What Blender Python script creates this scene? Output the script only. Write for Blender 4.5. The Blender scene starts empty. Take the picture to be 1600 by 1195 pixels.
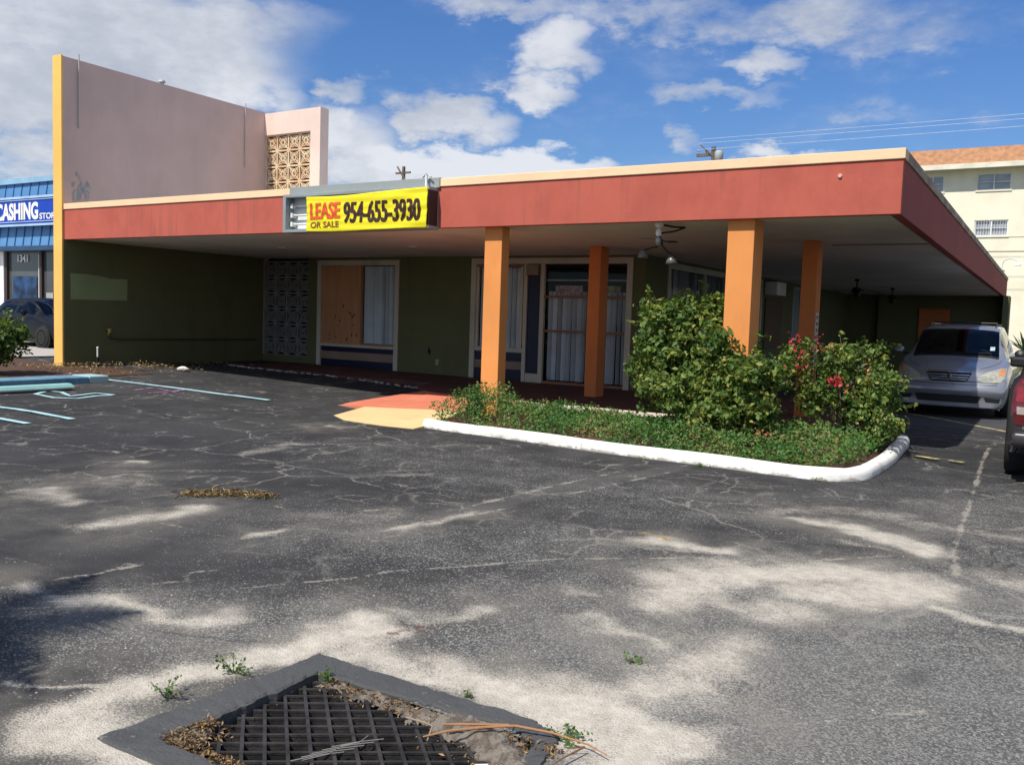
import bpy, bmesh, math, random
import numpy as np
from mathutils import Vector, Matrix
from mathutils.bvhtree import BVHTree
R = math.radians
random.seed(7); rng = np.random.default_rng(11)
scene = bpy.context.scene
COL = scene.collection

# ---------------------------------------------------------------- camera
cam_d = bpy.data.cameras.new('camera'); cam = bpy.data.objects.new('camera', cam_d); COL.objects.link(cam)
cam_d.sensor_width = 36; cam_d.lens = 36 * 1377.2 / 1600; cam_d.clip_start = .05; cam_d.clip_end = 3000
pi_, ro_, ya_ = R(-4.219), R(-1.872), R(-31.395)
fw = Vector((math.sin(ya_)*math.cos(pi_), math.cos(ya_)*math.cos(pi_), math.sin(pi_)))
rt = Vector((math.cos(ya_), -math.sin(ya_), 0)); up = rt.cross(fw)
r2 = rt*math.cos(ro_) - up*math.sin(ro_); u2 = rt*math.sin(ro_) + up*math.cos(ro_)
cam.matrix_world = Matrix(((r2.x, u2.x, -fw.x, 0), (r2.y, u2.y, -fw.y, 0), (r2.z, u2.z, -fw.z, 1.58), (0, 0, 0, 1)))
scene.camera = cam

# ---------------------------------------------------------------- sun, sky, exposure
SUNDIR = Vector((-.154, -.68, 1)).normalized()          # towards the sun
sun_d = bpy.data.lights.new('sun', 'SUN'); sun = bpy.data.objects.new('sun', sun_d); COL.objects.link(sun)
sun_d.energy = 5.0; sun_d.angle = R(.5); sun_d.color = (1, .95, .87)
sun.rotation_euler = SUNDIR.to_track_quat('Z', 'Y').to_euler(); sun.location = (-5, -20, 30)
scene.view_settings.view_transform = 'Standard'; scene.view_settings.look = 'None'
scene.view_settings.exposure = 0.08; scene.view_settings.gamma = 1
scene.render.engine = 'CYCLES'

STAINS= [('s',0.2,0.7,[(-7.25,4.17),(-6.64,4.18)]),('s',0.35,0.42,[(-7.63,4.22),(-7.59,4.66),(-6.92,4.84),(-6.73,4.81)]),('s',0.2,0.85,[(-5.82,3.72),(-5.83,3.97),(-5.69,4.31),(-5.65,4.52)]),('t',0.13,0.5,[(-6.16,4.86),(-5.86,5.01),(-5.55,5.25)]),('s',0.09,0.8,[(-4.59,4.44),(-4.64,4.25)]),('s',0.08,0.8,[(-7.79,5.56),(-7.7,5.65)]),('s',0.09,0.75,[(-4.08,5.02),(-3.98,5.45),(-3.89,5.81)]),('s',0.2,0.45,[(-4.65,4.89),(-4.52,5.17),(-4.45,5.4)]),('s',0.08,0.7,[(-8.6,9.01),(-8.34,8.99)]),('s',0.14,0.95,[(-2.33,5.95),(-2.14,5.81),(-1.97,5.86),(-1.84,5.96)]),('t',0.06,0.7,[(-2.47,6.15),(-2.3,5.98)]),('s',0.17,0.95,[(-1.56,7.44),(-1.27,7.32),(-0.9,7.09),(-0.58,6.87)]),('s',0.3,0.55,[(-1.83,7.58),(-1.58,8.13),(-1.25,8.07)]),('s',0.32,1,[(-1.81,4.85),(-1.68,5.27),(-1.37,5.74),(-1.02,6.01),(-0.73,6.0),(-0.75,5.74),(-1.03,5.45)]),('s',0.25,0.85,[(-1.46,4.97),(-1.19,4.9),(-1.11,5.02)]),('s',0.1,0.85,[(-0.55,5.52),(-0.3,5.37),(-0.16,5.29)]),('s',0.25,0.85,[(-1.34,4.24),(-1.35,3.92),(-1.3,3.53),(-1.4,3.29),(-1.58,3.17),(-1.74,3.2)]),('s',0.2,1.1,[(-2.14,3.25),(-1.85,3.12),(-1.53,3.09),(-1.27,3.11),(-1.06,3.1),(-1.17,2.88),(-1.47,2.97)]),('s',0.15,1,[(-1.36,2.92),(-1.17,2.88),(-1.17,2.67)]),('s',0.1,0.75,[(-2.09,4.28),(-1.85,4.14),(-1.65,4.01)]),('s',0.14,0.95,[(-2.77,3.18),(-2.61,3.19),(-2.37,3.08),(-2.17,3.05)]),('s',0.15,1.15,[(-2.92,1.88),(-3.07,2.1),(-3.17,2.37),(-3.17,2.64),(-3.08,2.9),(-3.0,3.17),(-2.89,3.33),(-2.7,3.4)]),('s',0.13,1.1,[(-2.95,1.86),(-2.75,1.82),(-2.58,1.78),(-2.34,1.71)]),('s',0.1,0.85,[(-4.36,2.69),(-4.08,2.78),(-3.8,2.81),(-3.47,2.97),(-3.69,2.95)]),('s',0.12,0.75,[(-4.79,2.72),(-4.58,2.73)]),('s',0.03,0.9,[(-3.59,2.09),(-3.34,2.19),(-3.18,2.2),(-3.08,2.16)]),('s',0.07,0.7,[(-2.85,3.58),(-2.6,3.69),(-2.5,3.91)]),('s',0.06,0.7,[(-2.4,4.44),(-2.3,4.52)]),('s',0.3,0.4,[(-0.62,8.94),(-0.12,9.02)]),('s',0.25,0.65,[(-0.2,6.5),(0.02,6.41)]),('s',0.2,0.5,[(-0.92,7.88),(-0.53,7.78),(-0.09,7.82)]),('s',0.1,0.6,[(-1.11,6.7),(-0.94,6.76)]),('s',0.3,0.5,[(-1.6,4.22),(-1.59,3.95)]),('w',1.1,1.0,[(-1.62,3.93),(-0.77,4.16),(-0.0,4.3)]),('w',0.5,0.7,[(-4.07,2.66),(-3.38,2.89),(-3.09,3.17)]),('w',0.9,0.8,[(-1.38,4.69),(-0.64,5.24),(-0.11,5.92)]),('w',0.8,0.45,[(-2.77,5.48),(-3.38,4.78),(-4.23,4.77)]),('w',1.5,1.1,[(-1.16,2.86),(-0.39,3.43)]),('w',1.5,0.4,[(-0.31,8.86),(-0.06,6.61)]),('w',1.0,0.35,[(-6.61,8.0),(-3.76,7.4),(-2.49,7.36)]),('r',0.05,0.7,[(-2.68,3.33),(-2.67,3.57),(-2.5,3.65)]),('r',0.02,0.7,[(-1.42,4.93),(-1.25,4.99)]),('d',0.04,1,[(-0.53,4.26),(-0.43,4.32),(-0.38,4.33)]),('d',0.3,0.5,[(-4.43,3.23),(-4.18,3.34),(-4.03,3.79)]),('d',0.8,0.55,[(-9.88,6.07),(-7.66,7.0),(-6.95,8.4)]),('d',0.7,0.35,[(-5.43,3.8),(-4.2,4.13)]),('d',0.5,0.6,[(-1.33,11.65),(-1.2,9.21),(-1.71,8.77),(-2.25,8.5)]),('b',0.28,1,[(-3.44,8.96),(-3.66,7.96),(-3.83,7.02),(-3.94,6.31),(-4.06,5.73)]),('c',0.02,0.8,[(-4.86,2.62),(-4.82,2.69),(-4.8,2.83),(-4.73,3.02),(-4.68,3.32)]),('c',0.02,0.7,[(-4.45,2.8),(-4.34,2.96),(-4.27,3.19),(-4.09,3.41)]),('c',0.02,0.8,[(-4.31,2.9),(-3.98,3.19),(-3.71,3.55),(-3.44,3.95),(-3.36,4.18),(-3.04,4.57),(-2.9,4.8),(-2.65,5.11),(-2.06,5.6),(-1.58,6.04),(-1.32,6.08),(-0.84,6.63),(-0.45,6.85)]),('c',0.018,0.9,[(-3.89,3.12),(-4.09,3.25),(-4.25,3.36),(-4.3,3.44),(-4.21,3.56)]),('c',0.02,0.6,[(-5.45,2.95),(-5.21,2.99),(-4.98,2.96)]),('c',0.03,0.5,[(-5.27,5.02),(-4.92,4.95),(-4.74,4.98)]),('c',0.03,0.6,[(-5.5,4.11),(-4.92,4.1),(-4.66,4.15),(-4.56,4.41)]),('c',0.02,0.9,[(-4.05,4.92),(-4.02,5.33),(-3.87,5.82)]),('c',0.03,0.7,[(-4.79,5.03),(-4.53,5.49),(-4.36,5.79)]),('c',0.03,1,[(-0.65,13.73),(-0.64,12.28),(-0.57,9.75),(-0.53,7.78),(-0.51,7.02),(-0.43,6.32)]),('c',0.03,0.7,[(-4.1,5.79),(-4.04,6.29),(-3.95,7.23),(-3.81,8.27),(-3.74,8.85)]),('c',0.03,0.8,[(-3.9,5.51),(-3.77,6.22),(-3.69,6.76),(-3.52,7.73),(-3.36,8.77)]),('c',0.012,0.5,[(-1.01,3.33),(-0.8,3.51),(-0.6,3.72),(-0.34,3.99)]),('c',0.012,0.7,[(-3.29,1.84),(-3.14,1.81),(-3.04,1.8),(-2.96,1.79)]),('c',0.012,0.6,[(-3.01,1.81),(-3.01,1.87),(-3.05,1.94)]),('c',0.012,0.7,[(-3.14,2.06),(-3.15,2.17)]),('c',0.03,0.6,[(-9.25,5.39),(-8.54,5.82),(-8.05,5.71)]),('c',0.03,0.6,[(-8.03,7.34),(-7.48,7.52),(-7.17,8.18),(-6.4,8.21)]),('c',0.03,0.6,[(-5.44,8.14),(-4.96,8.18),(-4.73,8.63)]),('c',0.03,0.6,[(-5.73,6.54),(-4.95,6.36),(-4.47,6.2)]),('c',0.03,0.5,[(-4.19,7.93),(-4.04,8.85),(-3.72,9.56)])]
LINE_A = [(-15.32, 10.12), (-13.22, 10.36), (-11.18, 10.48)]
LINE_B = [(-12.87, 6.68), (-12.2, 6.84), (-10.96, 6.85)]
LINE_C = [(-11.78, 6.11), (-11.5, 6.2), (-10.91, 6.23)]
SYM = [(-12.99, 8.8), (-13.03, 8.55), (-12.88, 8.13), (-13.11, 7.9), (-13.67, 7.93), (-13.97, 8.31), (-13.73, 8.38)]
SYM2 = [(-13.73, 8.38), (-13.14, 8.18), (-13.32, 8.74), (-12.97, 8.83)]
STRAW = [(-6.12, 4.83), (-5.9, 5.05), (-5.53, 5.23)]
CLOUDS= [(-0.99,0.259,0.217,0.066,1.25,0.8),(-1.041,0.193,0.149,0.067,1.2,0.78),(-0.88,0.255,0.103,0.069,1.2,0.84),(-0.816,0.293,0.063,0.038,0.6,0.8),(-1.007,0.148,0.127,0.039,0.75,0.8),(-0.808,0.219,0.042,0.02,0.7,0.9),(-0.726,0.172,0.081,0.059,0.9,0.8),(-0.684,0.154,0.104,0.035,1,0.85),(-0.731,0.241,0.036,0.016,0.75,0.75),(-0.618,0.215,0.052,0.029,1,0.8),(-0.636,0.227,0.037,0.021,0.5,0.7),(-0.584,0.164,0.09,0.024,1.3,1.05),(-0.52,0.166,0.067,0.016,1,0.95),(-0.74,0.198,0.036,0.028,1.1,0.9),(-0.5,0.287,0.058,0.033,1,0.85),(-0.514,0.242,0.046,0.023,1,0.9),(-0.421,0.325,0.142,0.02,0.55,0.7),(-0.252,0.313,0.19,0.028,0.62,0.7),(-0.547,0.327,0.089,0.014,0.5,0.7),(-0.128,0.286,0.089,0.024,0.45,0.6),(-0.276,0.27,0.036,0.016,0.7,0.8),(-0.328,0.242,0.063,0.013,0.55,0.7),(-0.271,0.182,0.051,0.014,0.85,1),(-0.369,0.189,0.023,0.013,0.6,0.8),(-0.077,0.211,0.029,0.014,0.35,0.6),(-1.063,0.127,0.053,0.025,0.7,0.85),(-0.171,0.22,0.038,0.012,0.3,0.6)]
PINKP = [(-13.43, 9.52), (-13.61, 10.04), (-13.08, 9.97), (-12.9, 9.33), (-13.11, 10.33), (-12.75, 9.59)]
SKY_LO = (.86, 1.05, 1.28); SKY_HI = (.68, 1.04, 1.54)
ASPH_A = (.029, .029, .0295); ASPH_B = (.052, .051, .050)
SAND_A = (.47, .425, .35); SAND_B = (.64, .59, .50)
# ---------------------------------------------------------------- world: Nishita sky with clouds
class NT:
    def __init__(s, nt): s.nt = nt; s.N = nt.nodes; s.L = nt.links
    def new(s, t, **k):
        n = s.N.new(t)
        for a, b in k.items(): setattr(n, a, b)
        return n
    def put(s, sock, v):
        if isinstance(v, bpy.types.NodeSocket): s.L.new(v, sock)
        elif isinstance(v, (tuple, list)) and len(v) == 3 and sock.type == 'RGBA': sock.default_value = (*v, 1)
        else: sock.default_value = v
    def m(s, op, a, b=None, c=None, clamp=False):
        n = s.new('ShaderNodeMath', operation=op, use_clamp=clamp)
        for i, v in enumerate((a, b, c)):
            if v is not None: s.put(n.inputs[i], v)
        return n.outputs[0]
    def mr(s, v, a, b, c=0., d=1., smooth=True):
        n = s.new('ShaderNodeMapRange', interpolation_type='SMOOTHSTEP' if smooth else 'LINEAR')
        for i, x in enumerate((v, a, b, c, d)): s.put(n.inputs[i], x)
        return n.outputs[0]
    def mix(s, f, a, b, mode='MIX'):
        n = s.new('ShaderNodeMix', data_type='RGBA', blend_type=mode)
        s.put(n.inputs[0], f); s.put(n.inputs[6], a); s.put(n.inputs[7], b)
        return n.outputs[2]
    def noise(s, vec, scale, detail=4, rough=.55, out=0, dist=0):
        n = s.new('ShaderNodeTexNoise'); n.inputs['Scale'].default_value = scale
        n.inputs['Detail'].default_value = detail; n.inputs['Roughness'].default_value = rough; n.inputs['Distortion'].default_value = dist
        if vec is not None: s.L.new(vec, n.inputs['Vector'])
        return n.outputs[out]
    def vmul(s, vec, v):
        n = s.new('ShaderNodeVectorMath', operation='MULTIPLY'); s.L.new(vec, n.inputs[0]); n.inputs[1].default_value = v
        return n.outputs[0]

w = bpy.data.worlds.new('World'); scene.world = w; w.use_nodes = True
t = NT(w.node_tree); t.N.clear()
out = t.new('ShaderNodeOutputWorld'); bg = t.new('ShaderNodeBackground'); t.L.new(bg.outputs[0], out.inputs[0])
sky = t.new('ShaderNodeTexSky', sky_type='NISHITA'); sky.sun_disc = False
sky.sun_elevation = math.asin(SUNDIR.z); sky.sun_rotation = math.atan2(SUNDIR.x, SUNDIR.y)
sky.air_density = 1.0; sky.dust_density = .35; sky.ozone_density = 2.2
bg.inputs[1].default_value = .078
tc = t.new('ShaderNodeTexCoord'); G = tc.outputs['Generated']
sp = t.new('ShaderNodeSeparateXYZ'); t.L.new(G, sp.inputs[0]); X, Y, Z = sp.outputs
az = t.m('ARCTAN2', X, Y); el = t.m('ARCSINE', Z)
st = t.vmul(G, (1, 1, 2.2))
n1 = t.noise(st, 9, 9, .6, dist=.15); n2 = t.noise(st, 3.0, 5, .55); n3 = t.noise(st, 26, 6, .62)
wz = t.m('ADD', t.m('MULTIPLY', t.m('SUBTRACT', n1, .5), .10), t.m('MULTIPLY', t.m('SUBTRACT', n3, .5), .05))
az2 = t.m('ADD', az, t.m('ADD', wz, t.m('MULTIPLY', t.m('SUBTRACT', t.noise(st, 4.5, 3, .5), .5), .16))); n4 = t.noise(st, 15, 6, .6)
el2 = t.m('ADD', el, t.m('ADD', t.m('MULTIPLY', t.m('SUBTRACT', n3, .5), .035), t.m('MULTIPLY', t.m('SUBTRACT', n4, .5), .07)))
fld = None; brt = None
for (a, e, ra, re, s_, b_) in CLOUDS:
    da = t.m('DIVIDE', t.m('SUBTRACT', az2, a), ra); de = t.m('DIVIDE', t.m('SUBTRACT', el2, e), re)
    d2 = t.m('ADD', t.m('MULTIPLY', da, da), t.m('MULTIPLY', de, de))
    f = t.m('MULTIPLY', t.m('SUBTRACT', 1.38, d2), s_)
    f = t.m('MAXIMUM', f, 0.)
    fld = f if fld is None else t.m('SMOOTH_MAX', fld, f, .25)
    bb = t.m('MULTIPLY', f, (b_ - .8) + .0)
    brt = bb if brt is None else t.m('ADD', brt, bb)
# scattered clouds added out of view, to whiten and brighten the sky fill
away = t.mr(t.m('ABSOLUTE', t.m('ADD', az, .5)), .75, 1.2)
fill_clouds = t.m('MULTIPLY', t.mr(n2, .40, .54), away)
fld = t.m('MAXIMUM', fld, fill_clouds)
edge = t.m('ADD', t.m('MULTIPLY', t.m('SUBTRACT', n1, .5), 1.7), t.m('MULTIPLY', t.m('SUBTRACT', n3, .5), .7))
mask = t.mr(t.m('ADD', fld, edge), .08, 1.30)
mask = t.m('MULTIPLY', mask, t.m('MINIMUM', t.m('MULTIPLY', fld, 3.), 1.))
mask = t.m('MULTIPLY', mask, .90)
shade = t.m('ADD', t.m('ADD', t.m('MULTIPLY', n2, .8), t.m('MULTIPLY', n3, .5)), brt)
cc = t.mix(t.mr(shade, .45, .95), (6.4, 6.8, 7.6), (10.2, 10.4, 10.9))
low = t.mr(el, 0., .35)
skc = t.mix(1., sky.outputs[0], t.mix(low, SKY_LO, SKY_HI), 'MULTIPLY')
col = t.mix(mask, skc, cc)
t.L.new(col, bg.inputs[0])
# ---------------------------------------------------------------- helpers
def sm(t): t = min(max(t, 0), 1); return t*t*(3-2*t)
def gh(x, y=0): return .2*sm((-8-x)/10) + .08*sm((-18.5-x)/5)
def tag(o, label=None, cat=None, group=None, kind=None):
    if label: o['label'] = label
    if cat: o['category'] = cat
    if group: o['group'] = group
    if kind: o['kind'] = kind
    return o
def thing(name, label, cat, loc=(0, 0, 0), group=None, rz=0):
    o = bpy.data.objects.new(name, None); COL.objects.link(o); o.location = loc; o.rotation_euler.z = rz
    o.empty_display_size = .2
    return tag(o, label, cat, group)
class MB:
    def __init__(s): s.v = []; s.f = []
    def add(s, vs, fs):
        n = len(s.v); s.v += [tuple(v) for v in vs]; s.f += [tuple(i+n for i in f) for f in fs]; return s
    def box(s, x0, x1, y0, y1, z0, z1):
        return s.add([(x0,y0,z0),(x1,y0,z0),(x1,y1,z0),(x0,y1,z0),(x0,y0,z1),(x1,y0,z1),(x1,y1,z1),(x0,y1,z1)],
                     [(0,3,2,1),(4,5,6,7),(0,1,5,4),(1,2,6,5),(2,3,7,6),(3,0,4,7)])
    def tube(s, pts, r, n=10, cap=True):
        pts = [Vector(p) for p in pts]; rs = r if isinstance(r, (list, tuple)) else [r]*len(pts)
        vs = []; 
        for i, p in enumerate(pts):
            d = (pts[min(i+1, len(pts)-1)] - pts[max(i-1, 0)]).normalized()
            a = d.orthogonal().normalized() if i == 0 else (a - d*a.dot(d)).normalized()
            b = d.cross(a)
            for k in range(n):
                q = 2*math.pi*k/n; vs.append(p + (a*math.cos(q) + b*math.sin(q))*rs[i])
        fs = [(i*n+k, i*n+(k+1) % n, (i+1)*n+(k+1) % n, (i+1)*n+k) for i in range(len(pts)-1) for k in range(n)]
        if cap: fs += [tuple(range(n-1, -1, -1)), tuple(range((len(pts)-1)*n, len(pts)*n))]
        return s.add(vs, fs)
    def lathe(s, prof, c=(0, 0, 0), n=24, axis='z'):
        vs = []
        for r, h in prof:
            for k in range(n):
                q = 2*math.pi*k/n; a, b = r*math.cos(q), r*math.sin(q)
                p = (a, b, h) if axis == 'z' else ((h, a, b) if axis == 'x' else (a, h, b))
                vs.append((c[0]+p[0], c[1]+p[1], c[2]+p[2]))
        m = len(prof)
        fs = [(i*n+k, i*n+(k+1) % n, (i+1)*n+(k+1) % n, (i+1)*n+k) for i in range(m-1) for k in range(n)]
        fs += [tuple(range(n)), tuple(range((m-1)*n, m*n))]
        return s.add(vs, fs)
    def prism(s, poly, z0, z1):
        n = len(poly)
        a = [(p[0], p[1], z0 if not callable(z0) else z0(p[0], p[1])) for p in poly]
        b = [(p[0], p[1], z1 if not callable(z1) else z1(p[0], p[1])) for p in poly]
        return s.add(a+b, [tuple(range(n-1, -1, -1)), tuple(range(n, 2*n))] + [(i, (i+1) % n, n+(i+1) % n, n+i) for i in range(n)])
    def build(s, name, mat, parent=None, bevel=0, smooth=False, segs=2):
        me = bpy.data.meshes.new(name); me.from_pydata(s.v, [], s.f); me.update()
        bm = bmesh.new(); bm.from_mesh(me); bmesh.ops.recalc_face_normals(bm, faces=bm.faces); bm.to_mesh(me); bm.free()
        me.materials.append(mat)
        if smooth: me.polygons.foreach_set('use_smooth', [True]*len(me.polygons))
        o = bpy.data.objects.new(name, me); COL.objects.link(o)
        if parent: o.parent = parent
        if bevel:
            md = o.modifiers.new('bevel', 'BEVEL'); md.width = bevel; md.segments = segs; md.limit_method = 'ANGLE'; md.angle_limit = R(40)
        if smooth == 'auto' or (bevel and not smooth):
            pass
        return o
def box(name, mat, parent, x0, x1, y0, y1, z0, z1, bevel=.004):
    return MB().box(x0, x1, y0, y1, z0, z1).build(name, mat, parent, bevel)

def text_mesh(s, size, name, mat, parent, loc, rot, sx=1, offset=0, extrude=.003, shear=0, space=1):
    cu = bpy.data.curves.new(name, 'FONT'); cu.body = s; cu.size = size; cu.offset = offset; cu.extrude = extrude; cu.shear = shear; cu.space_character = space
    o = bpy.data.objects.new(name, cu); COL.objects.link(o)
    dg = bpy.context.evaluated_depsgraph_get(); dg.update()
    me = bpy.data.meshes.new_from_object(o.evaluated_get(dg)); bpy.data.objects.remove(o)
    xs = [v.co.x for v in me.vertices]; x0 = min(xs); wd = max(xs)-x0
    k = sx/wd if sx else 1
    for v in me.vertices: v.co.x = (v.co.x-x0)*k
    me.materials.clear(); me.materials.append(mat)
    ob = bpy.data.objects.new(name, me); COL.objects.link(ob); ob.location = loc; ob.rotation_euler = rot
    if parent: ob.parent = parent
    return ob

# ---------------------------------------------------------------- materials
def mat(name, color, rough=.8, metal=0, var=.12, vscale=1.5, bump=0, bscale=60, spec=.35, coat=0, fine=0):
    m = bpy.data.materials.new(name); m.use_nodes = True; t = NT(m.node_tree); b = t.N['Principled BSDF']
    b.inputs['Roughness'].default_value = rough; b.inputs['Metallic'].default_value = metal
    b.inputs['Specular IOR Level'].default_value = spec; b.inputs['Coat Weight'].default_value = coat; b.inputs['Coat Roughness'].default_value = .04
    co = t.new('ShaderNodeTexCoord').outputs['Object']
    c = color
    if var:
        n = t.noise(co, vscale, 6, .6)
        c1 = tuple(max(0, x*(1-var)) for x in color); c2 = tuple(min(1, x*(1+var)) for x in color)
        c = t.mix(t.mr(n, .3, .7), c1, c2)
        if fine:
            n = t.noise(co, 40, 3, .6); c = t.mix(t.m('MULTIPLY', t.mr(n, .45, .75), fine), c, tuple(x*.55 for x in color))
        t.L.new(c, b.inputs['Base Color'])
    else: b.inputs['Base Color'].default_value = (*color, 1)
    if bump:
        bp = t.new('ShaderNodeBump'); bp.inputs['Strength'].default_value = bump; bp.inputs['Distance'].default_value = .01
        t.L.new(t.noise(co, bscale, 4, .6), bp.inputs['Height']); t.L.new(bp.outputs[0], b.inputs['Normal'])
    return m
def stained(name, color, streak, amt=.5, sx=(3, 3, .35), lo=.5, hi=.75, rough=.85, bump=.25, bscale=90):
    """painted stucco with blotchy wear and vertical run stains of its own"""
    m = mat(name, color, rough, var=.07, vscale=.8, bump=bump, bscale=bscale)
    t = NT(m.node_tree); b = t.N['Principled BSDF']
    co = t.new('ShaderNodeTexCoord').outputs['Object']
    n = t.noise(t.vmul(co, sx), 1.3, 7, .65)
    src = b.inputs['Base Color'].links[0].from_socket
    t.L.new(t.mix(t.m('MULTIPLY', t.mr(n, lo, hi), amt), src, streak), b.inputs['Base Color'])
    return m

def add_chips(m, chip, scale=7, lo=.68, hi=.7, band=None, amt=1.):
    t = NT(m.node_tree); b = t.N['Principled BSDF']; co = t.new('ShaderNodeTexCoord').outputs['Object']
    n = t.noise(co, scale, 5, .6); f = t.mr(n, lo, hi)
    src = b.inputs['Base Color'].links[0].from_socket
    t.L.new(t.mix(t.m('MULTIPLY', f, amt), src, chip), b.inputs['Base Color'])
RED = stained('red_paint', (.475, .112, .075), (.37, .082, .058), .6, (1.6, 1.6, 1.1), .42, .72); add_runs = None
def runs(m, dark, scale=(9, 9, .45), lo=.56, hi=.78, amt=.5):
    t = NT(m.node_tree); b = t.N['Principled BSDF']; co = t.new('ShaderNodeTexCoord').outputs['Object']
    n = t.m('MULTIPLY', t.noise(t.vmul(co, scale), 1.0, 5, .6), t.m('ADD', t.noise(co, .9, 3, .5), .5)); src = b.inputs['Base Color'].links[0].from_socket
    t.L.new(t.mix(t.m('MULTIPLY', t.mr(n, lo, hi), amt), src, dark), b.inputs['Base Color'])
runs(RED, (.27, .085, .065), lo=.54, hi=.74, amt=.45); add_chips(RED, (.62, .24, .17), 11, .715, .73, amt=.7)
CREAM = stained('cream_trim', (.86, .62, .38), (.55, .34, .2), .4, (.8, .8, 3), .55, .8); add_chips(CREAM, (.5, .17, .1), 5, .70, .73)
SOFFIT = stained('soffit_paint', (.72, .68, .60), (.52, .46, .38), .6, (.4, .25, 1), .45, .75, bump=.12)
GREEN = stained('dark_green_stucco', (.135, .138, .062), (.085, .087, .045), .5, (2, 2, .5), bump=.5, bscale=70)
PINK = stained('pink_stucco', (.78, .61, .52), (.66, .50, .42), .5, (.7, .7, .25), bump=.3)
MAUVE = stained('mauve_stucco', (.61, .455, .41), (.52, .38, .345), .5, (1.1, 1.1, .25), .4, .7, bump=.45)
runs(PINK, (.55, .42, .36), (5, 5, .3), .5, .8, .35)
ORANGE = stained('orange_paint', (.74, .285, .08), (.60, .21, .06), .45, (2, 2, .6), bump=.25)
runs(ORANGE, (.48, .17, .05), (14, 14, .8), .56, .78, .35); add_chips(ORANGE, (.50, .38, .26), 14, .69, .705, amt=.7)
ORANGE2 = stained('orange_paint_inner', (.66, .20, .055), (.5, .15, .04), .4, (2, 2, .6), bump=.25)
YELLOW = stained('yellow_paint', (.86, .52, .13), (.72, .40, .10), .35, (2, 2, .4), bump=.2)
FLOOR = stained('dark_red_floor', (.12, .043, .032), (.06, .035, .03), .7, (1.2, 1.2, 1), .45, .65, bump=.3)
RAMPM = stained('orange_red_floor', (.62, .19, .11), (.66, .36, .26), .6, (.9, 1.6, 1), .55, .72, bump=.3)
RAMPY = stained('yellow_concrete', (.68, .49, .24), (.36, .28, .17), .65, (1.2, 1.2, 1), .52, .8, bump=.4)
WHITEK = stained('white_kerb_paint', (.84, .82, .76), (.50, .45, .37), .6, (2.5, 2.5, 5), .5, .7, bump=.4)
add_chips(WHITEK, (.34, .31, .27), 13, .64, .67, amt=.75); add_chips(WHITEK, (.16, .15, .14), 3.1, .66, .74, amt=.35)
def base_dirt(m, colr, top=.05):
    t = NT(m.node_tree); b = t.N['Principled BSDF']; co = t.new('ShaderNodeTexCoord').outputs['Object']; s_ = t.new('ShaderNodeSeparateXYZ'); t.L.new(co, s_.inputs[0])
    f = t.mr(t.m('ADD', s_.outputs[2], t.m('MULTIPLY', t.m('SUBTRACT', t.noise(co, 6, 6, .7), .5), -.16)), top, top-.035)
    src = b.inputs['Base Color'].links[0].from_socket; t.L.new(t.mix(t.m('MULTIPLY', f, .8), src, colr), b.inputs['Base Color'])
base_dirt(WHITEK, (.24, .21, .17), .035)
FRAME = stained('tan_frame_paint', (.58, .53, .42), (.3, .26, .2), .4, (1, 1, .6))
NAVY = mat('navy_panel', (.012, .014, .042), .45)
TAN = mat('tan_panel', (.30, .215, .15), .7)
WOODB = stained('plywood', (.56, .27, .135), (.36, .16, .075), .6, (6, 6, .5), .42, .7)
WOODF = mat('wood_frame', (.32, .15, .08), .6)
CURT = mat('vertical_blinds', (.74, .77, .78), .8, var=.1)
GLASSD = bpy.data.materials.new('shop_glass'); GLASSD.use_nodes = True
def glassify(m, tint=(.92, .94, .95), ior=1.18, amount=.75, rough=.02):
    t = NT(m.node_tree); t.N.clear(); o = t.new('ShaderNodeOutputMaterial')
    g = t.new('ShaderNodeBsdfGlossy'); g.inputs['Roughness'].default_value = rough; tr = t.new('ShaderNodeBsdfTransparent'); tr.inputs[0].default_value = (*tint, 1)
    f = t.new('ShaderNodeFresnel'); f.inputs[0].default_value = ior; mx = t.new('ShaderNodeMixShader')
    t.L.new(f.outputs[0], mx.inputs[0]); t.L.new(tr.outputs[0], mx.inputs[1]); t.L.new(g.outputs[0], mx.inputs[2]); t.L.new(mx.outputs[0], o.inputs[0])
glassify(GLASSD)
CARGLASS = bpy.data.materials.new('car_glass'); CARGLASS.use_nodes = True; glassify(CARGLASS, (.33, .37, .40), 1.5)
DARK = mat('dark_interior', (.012, .012, .014), .9)
WHITE = mat('white_paint', (.8, .8, .78), .5)
GREY = mat('grey_metal', (.34, .37, .37), .5, .3)
BLACKM = mat('black_plastic', (.014, .014, .015), .5)
RUBBER = mat('rubber', (.018, .018, .019), .85)
CHROME = mat('chrome', (.7, .7, .72), .15, 1, var=0)
ALLOY = mat('alloy', (.45, .46, .48), .3, .9, var=0)
CONC = stained('concrete', (.40, .375, .33), (.24, .22, .19), .5, (1.5, 1.5, 1.5))

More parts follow.
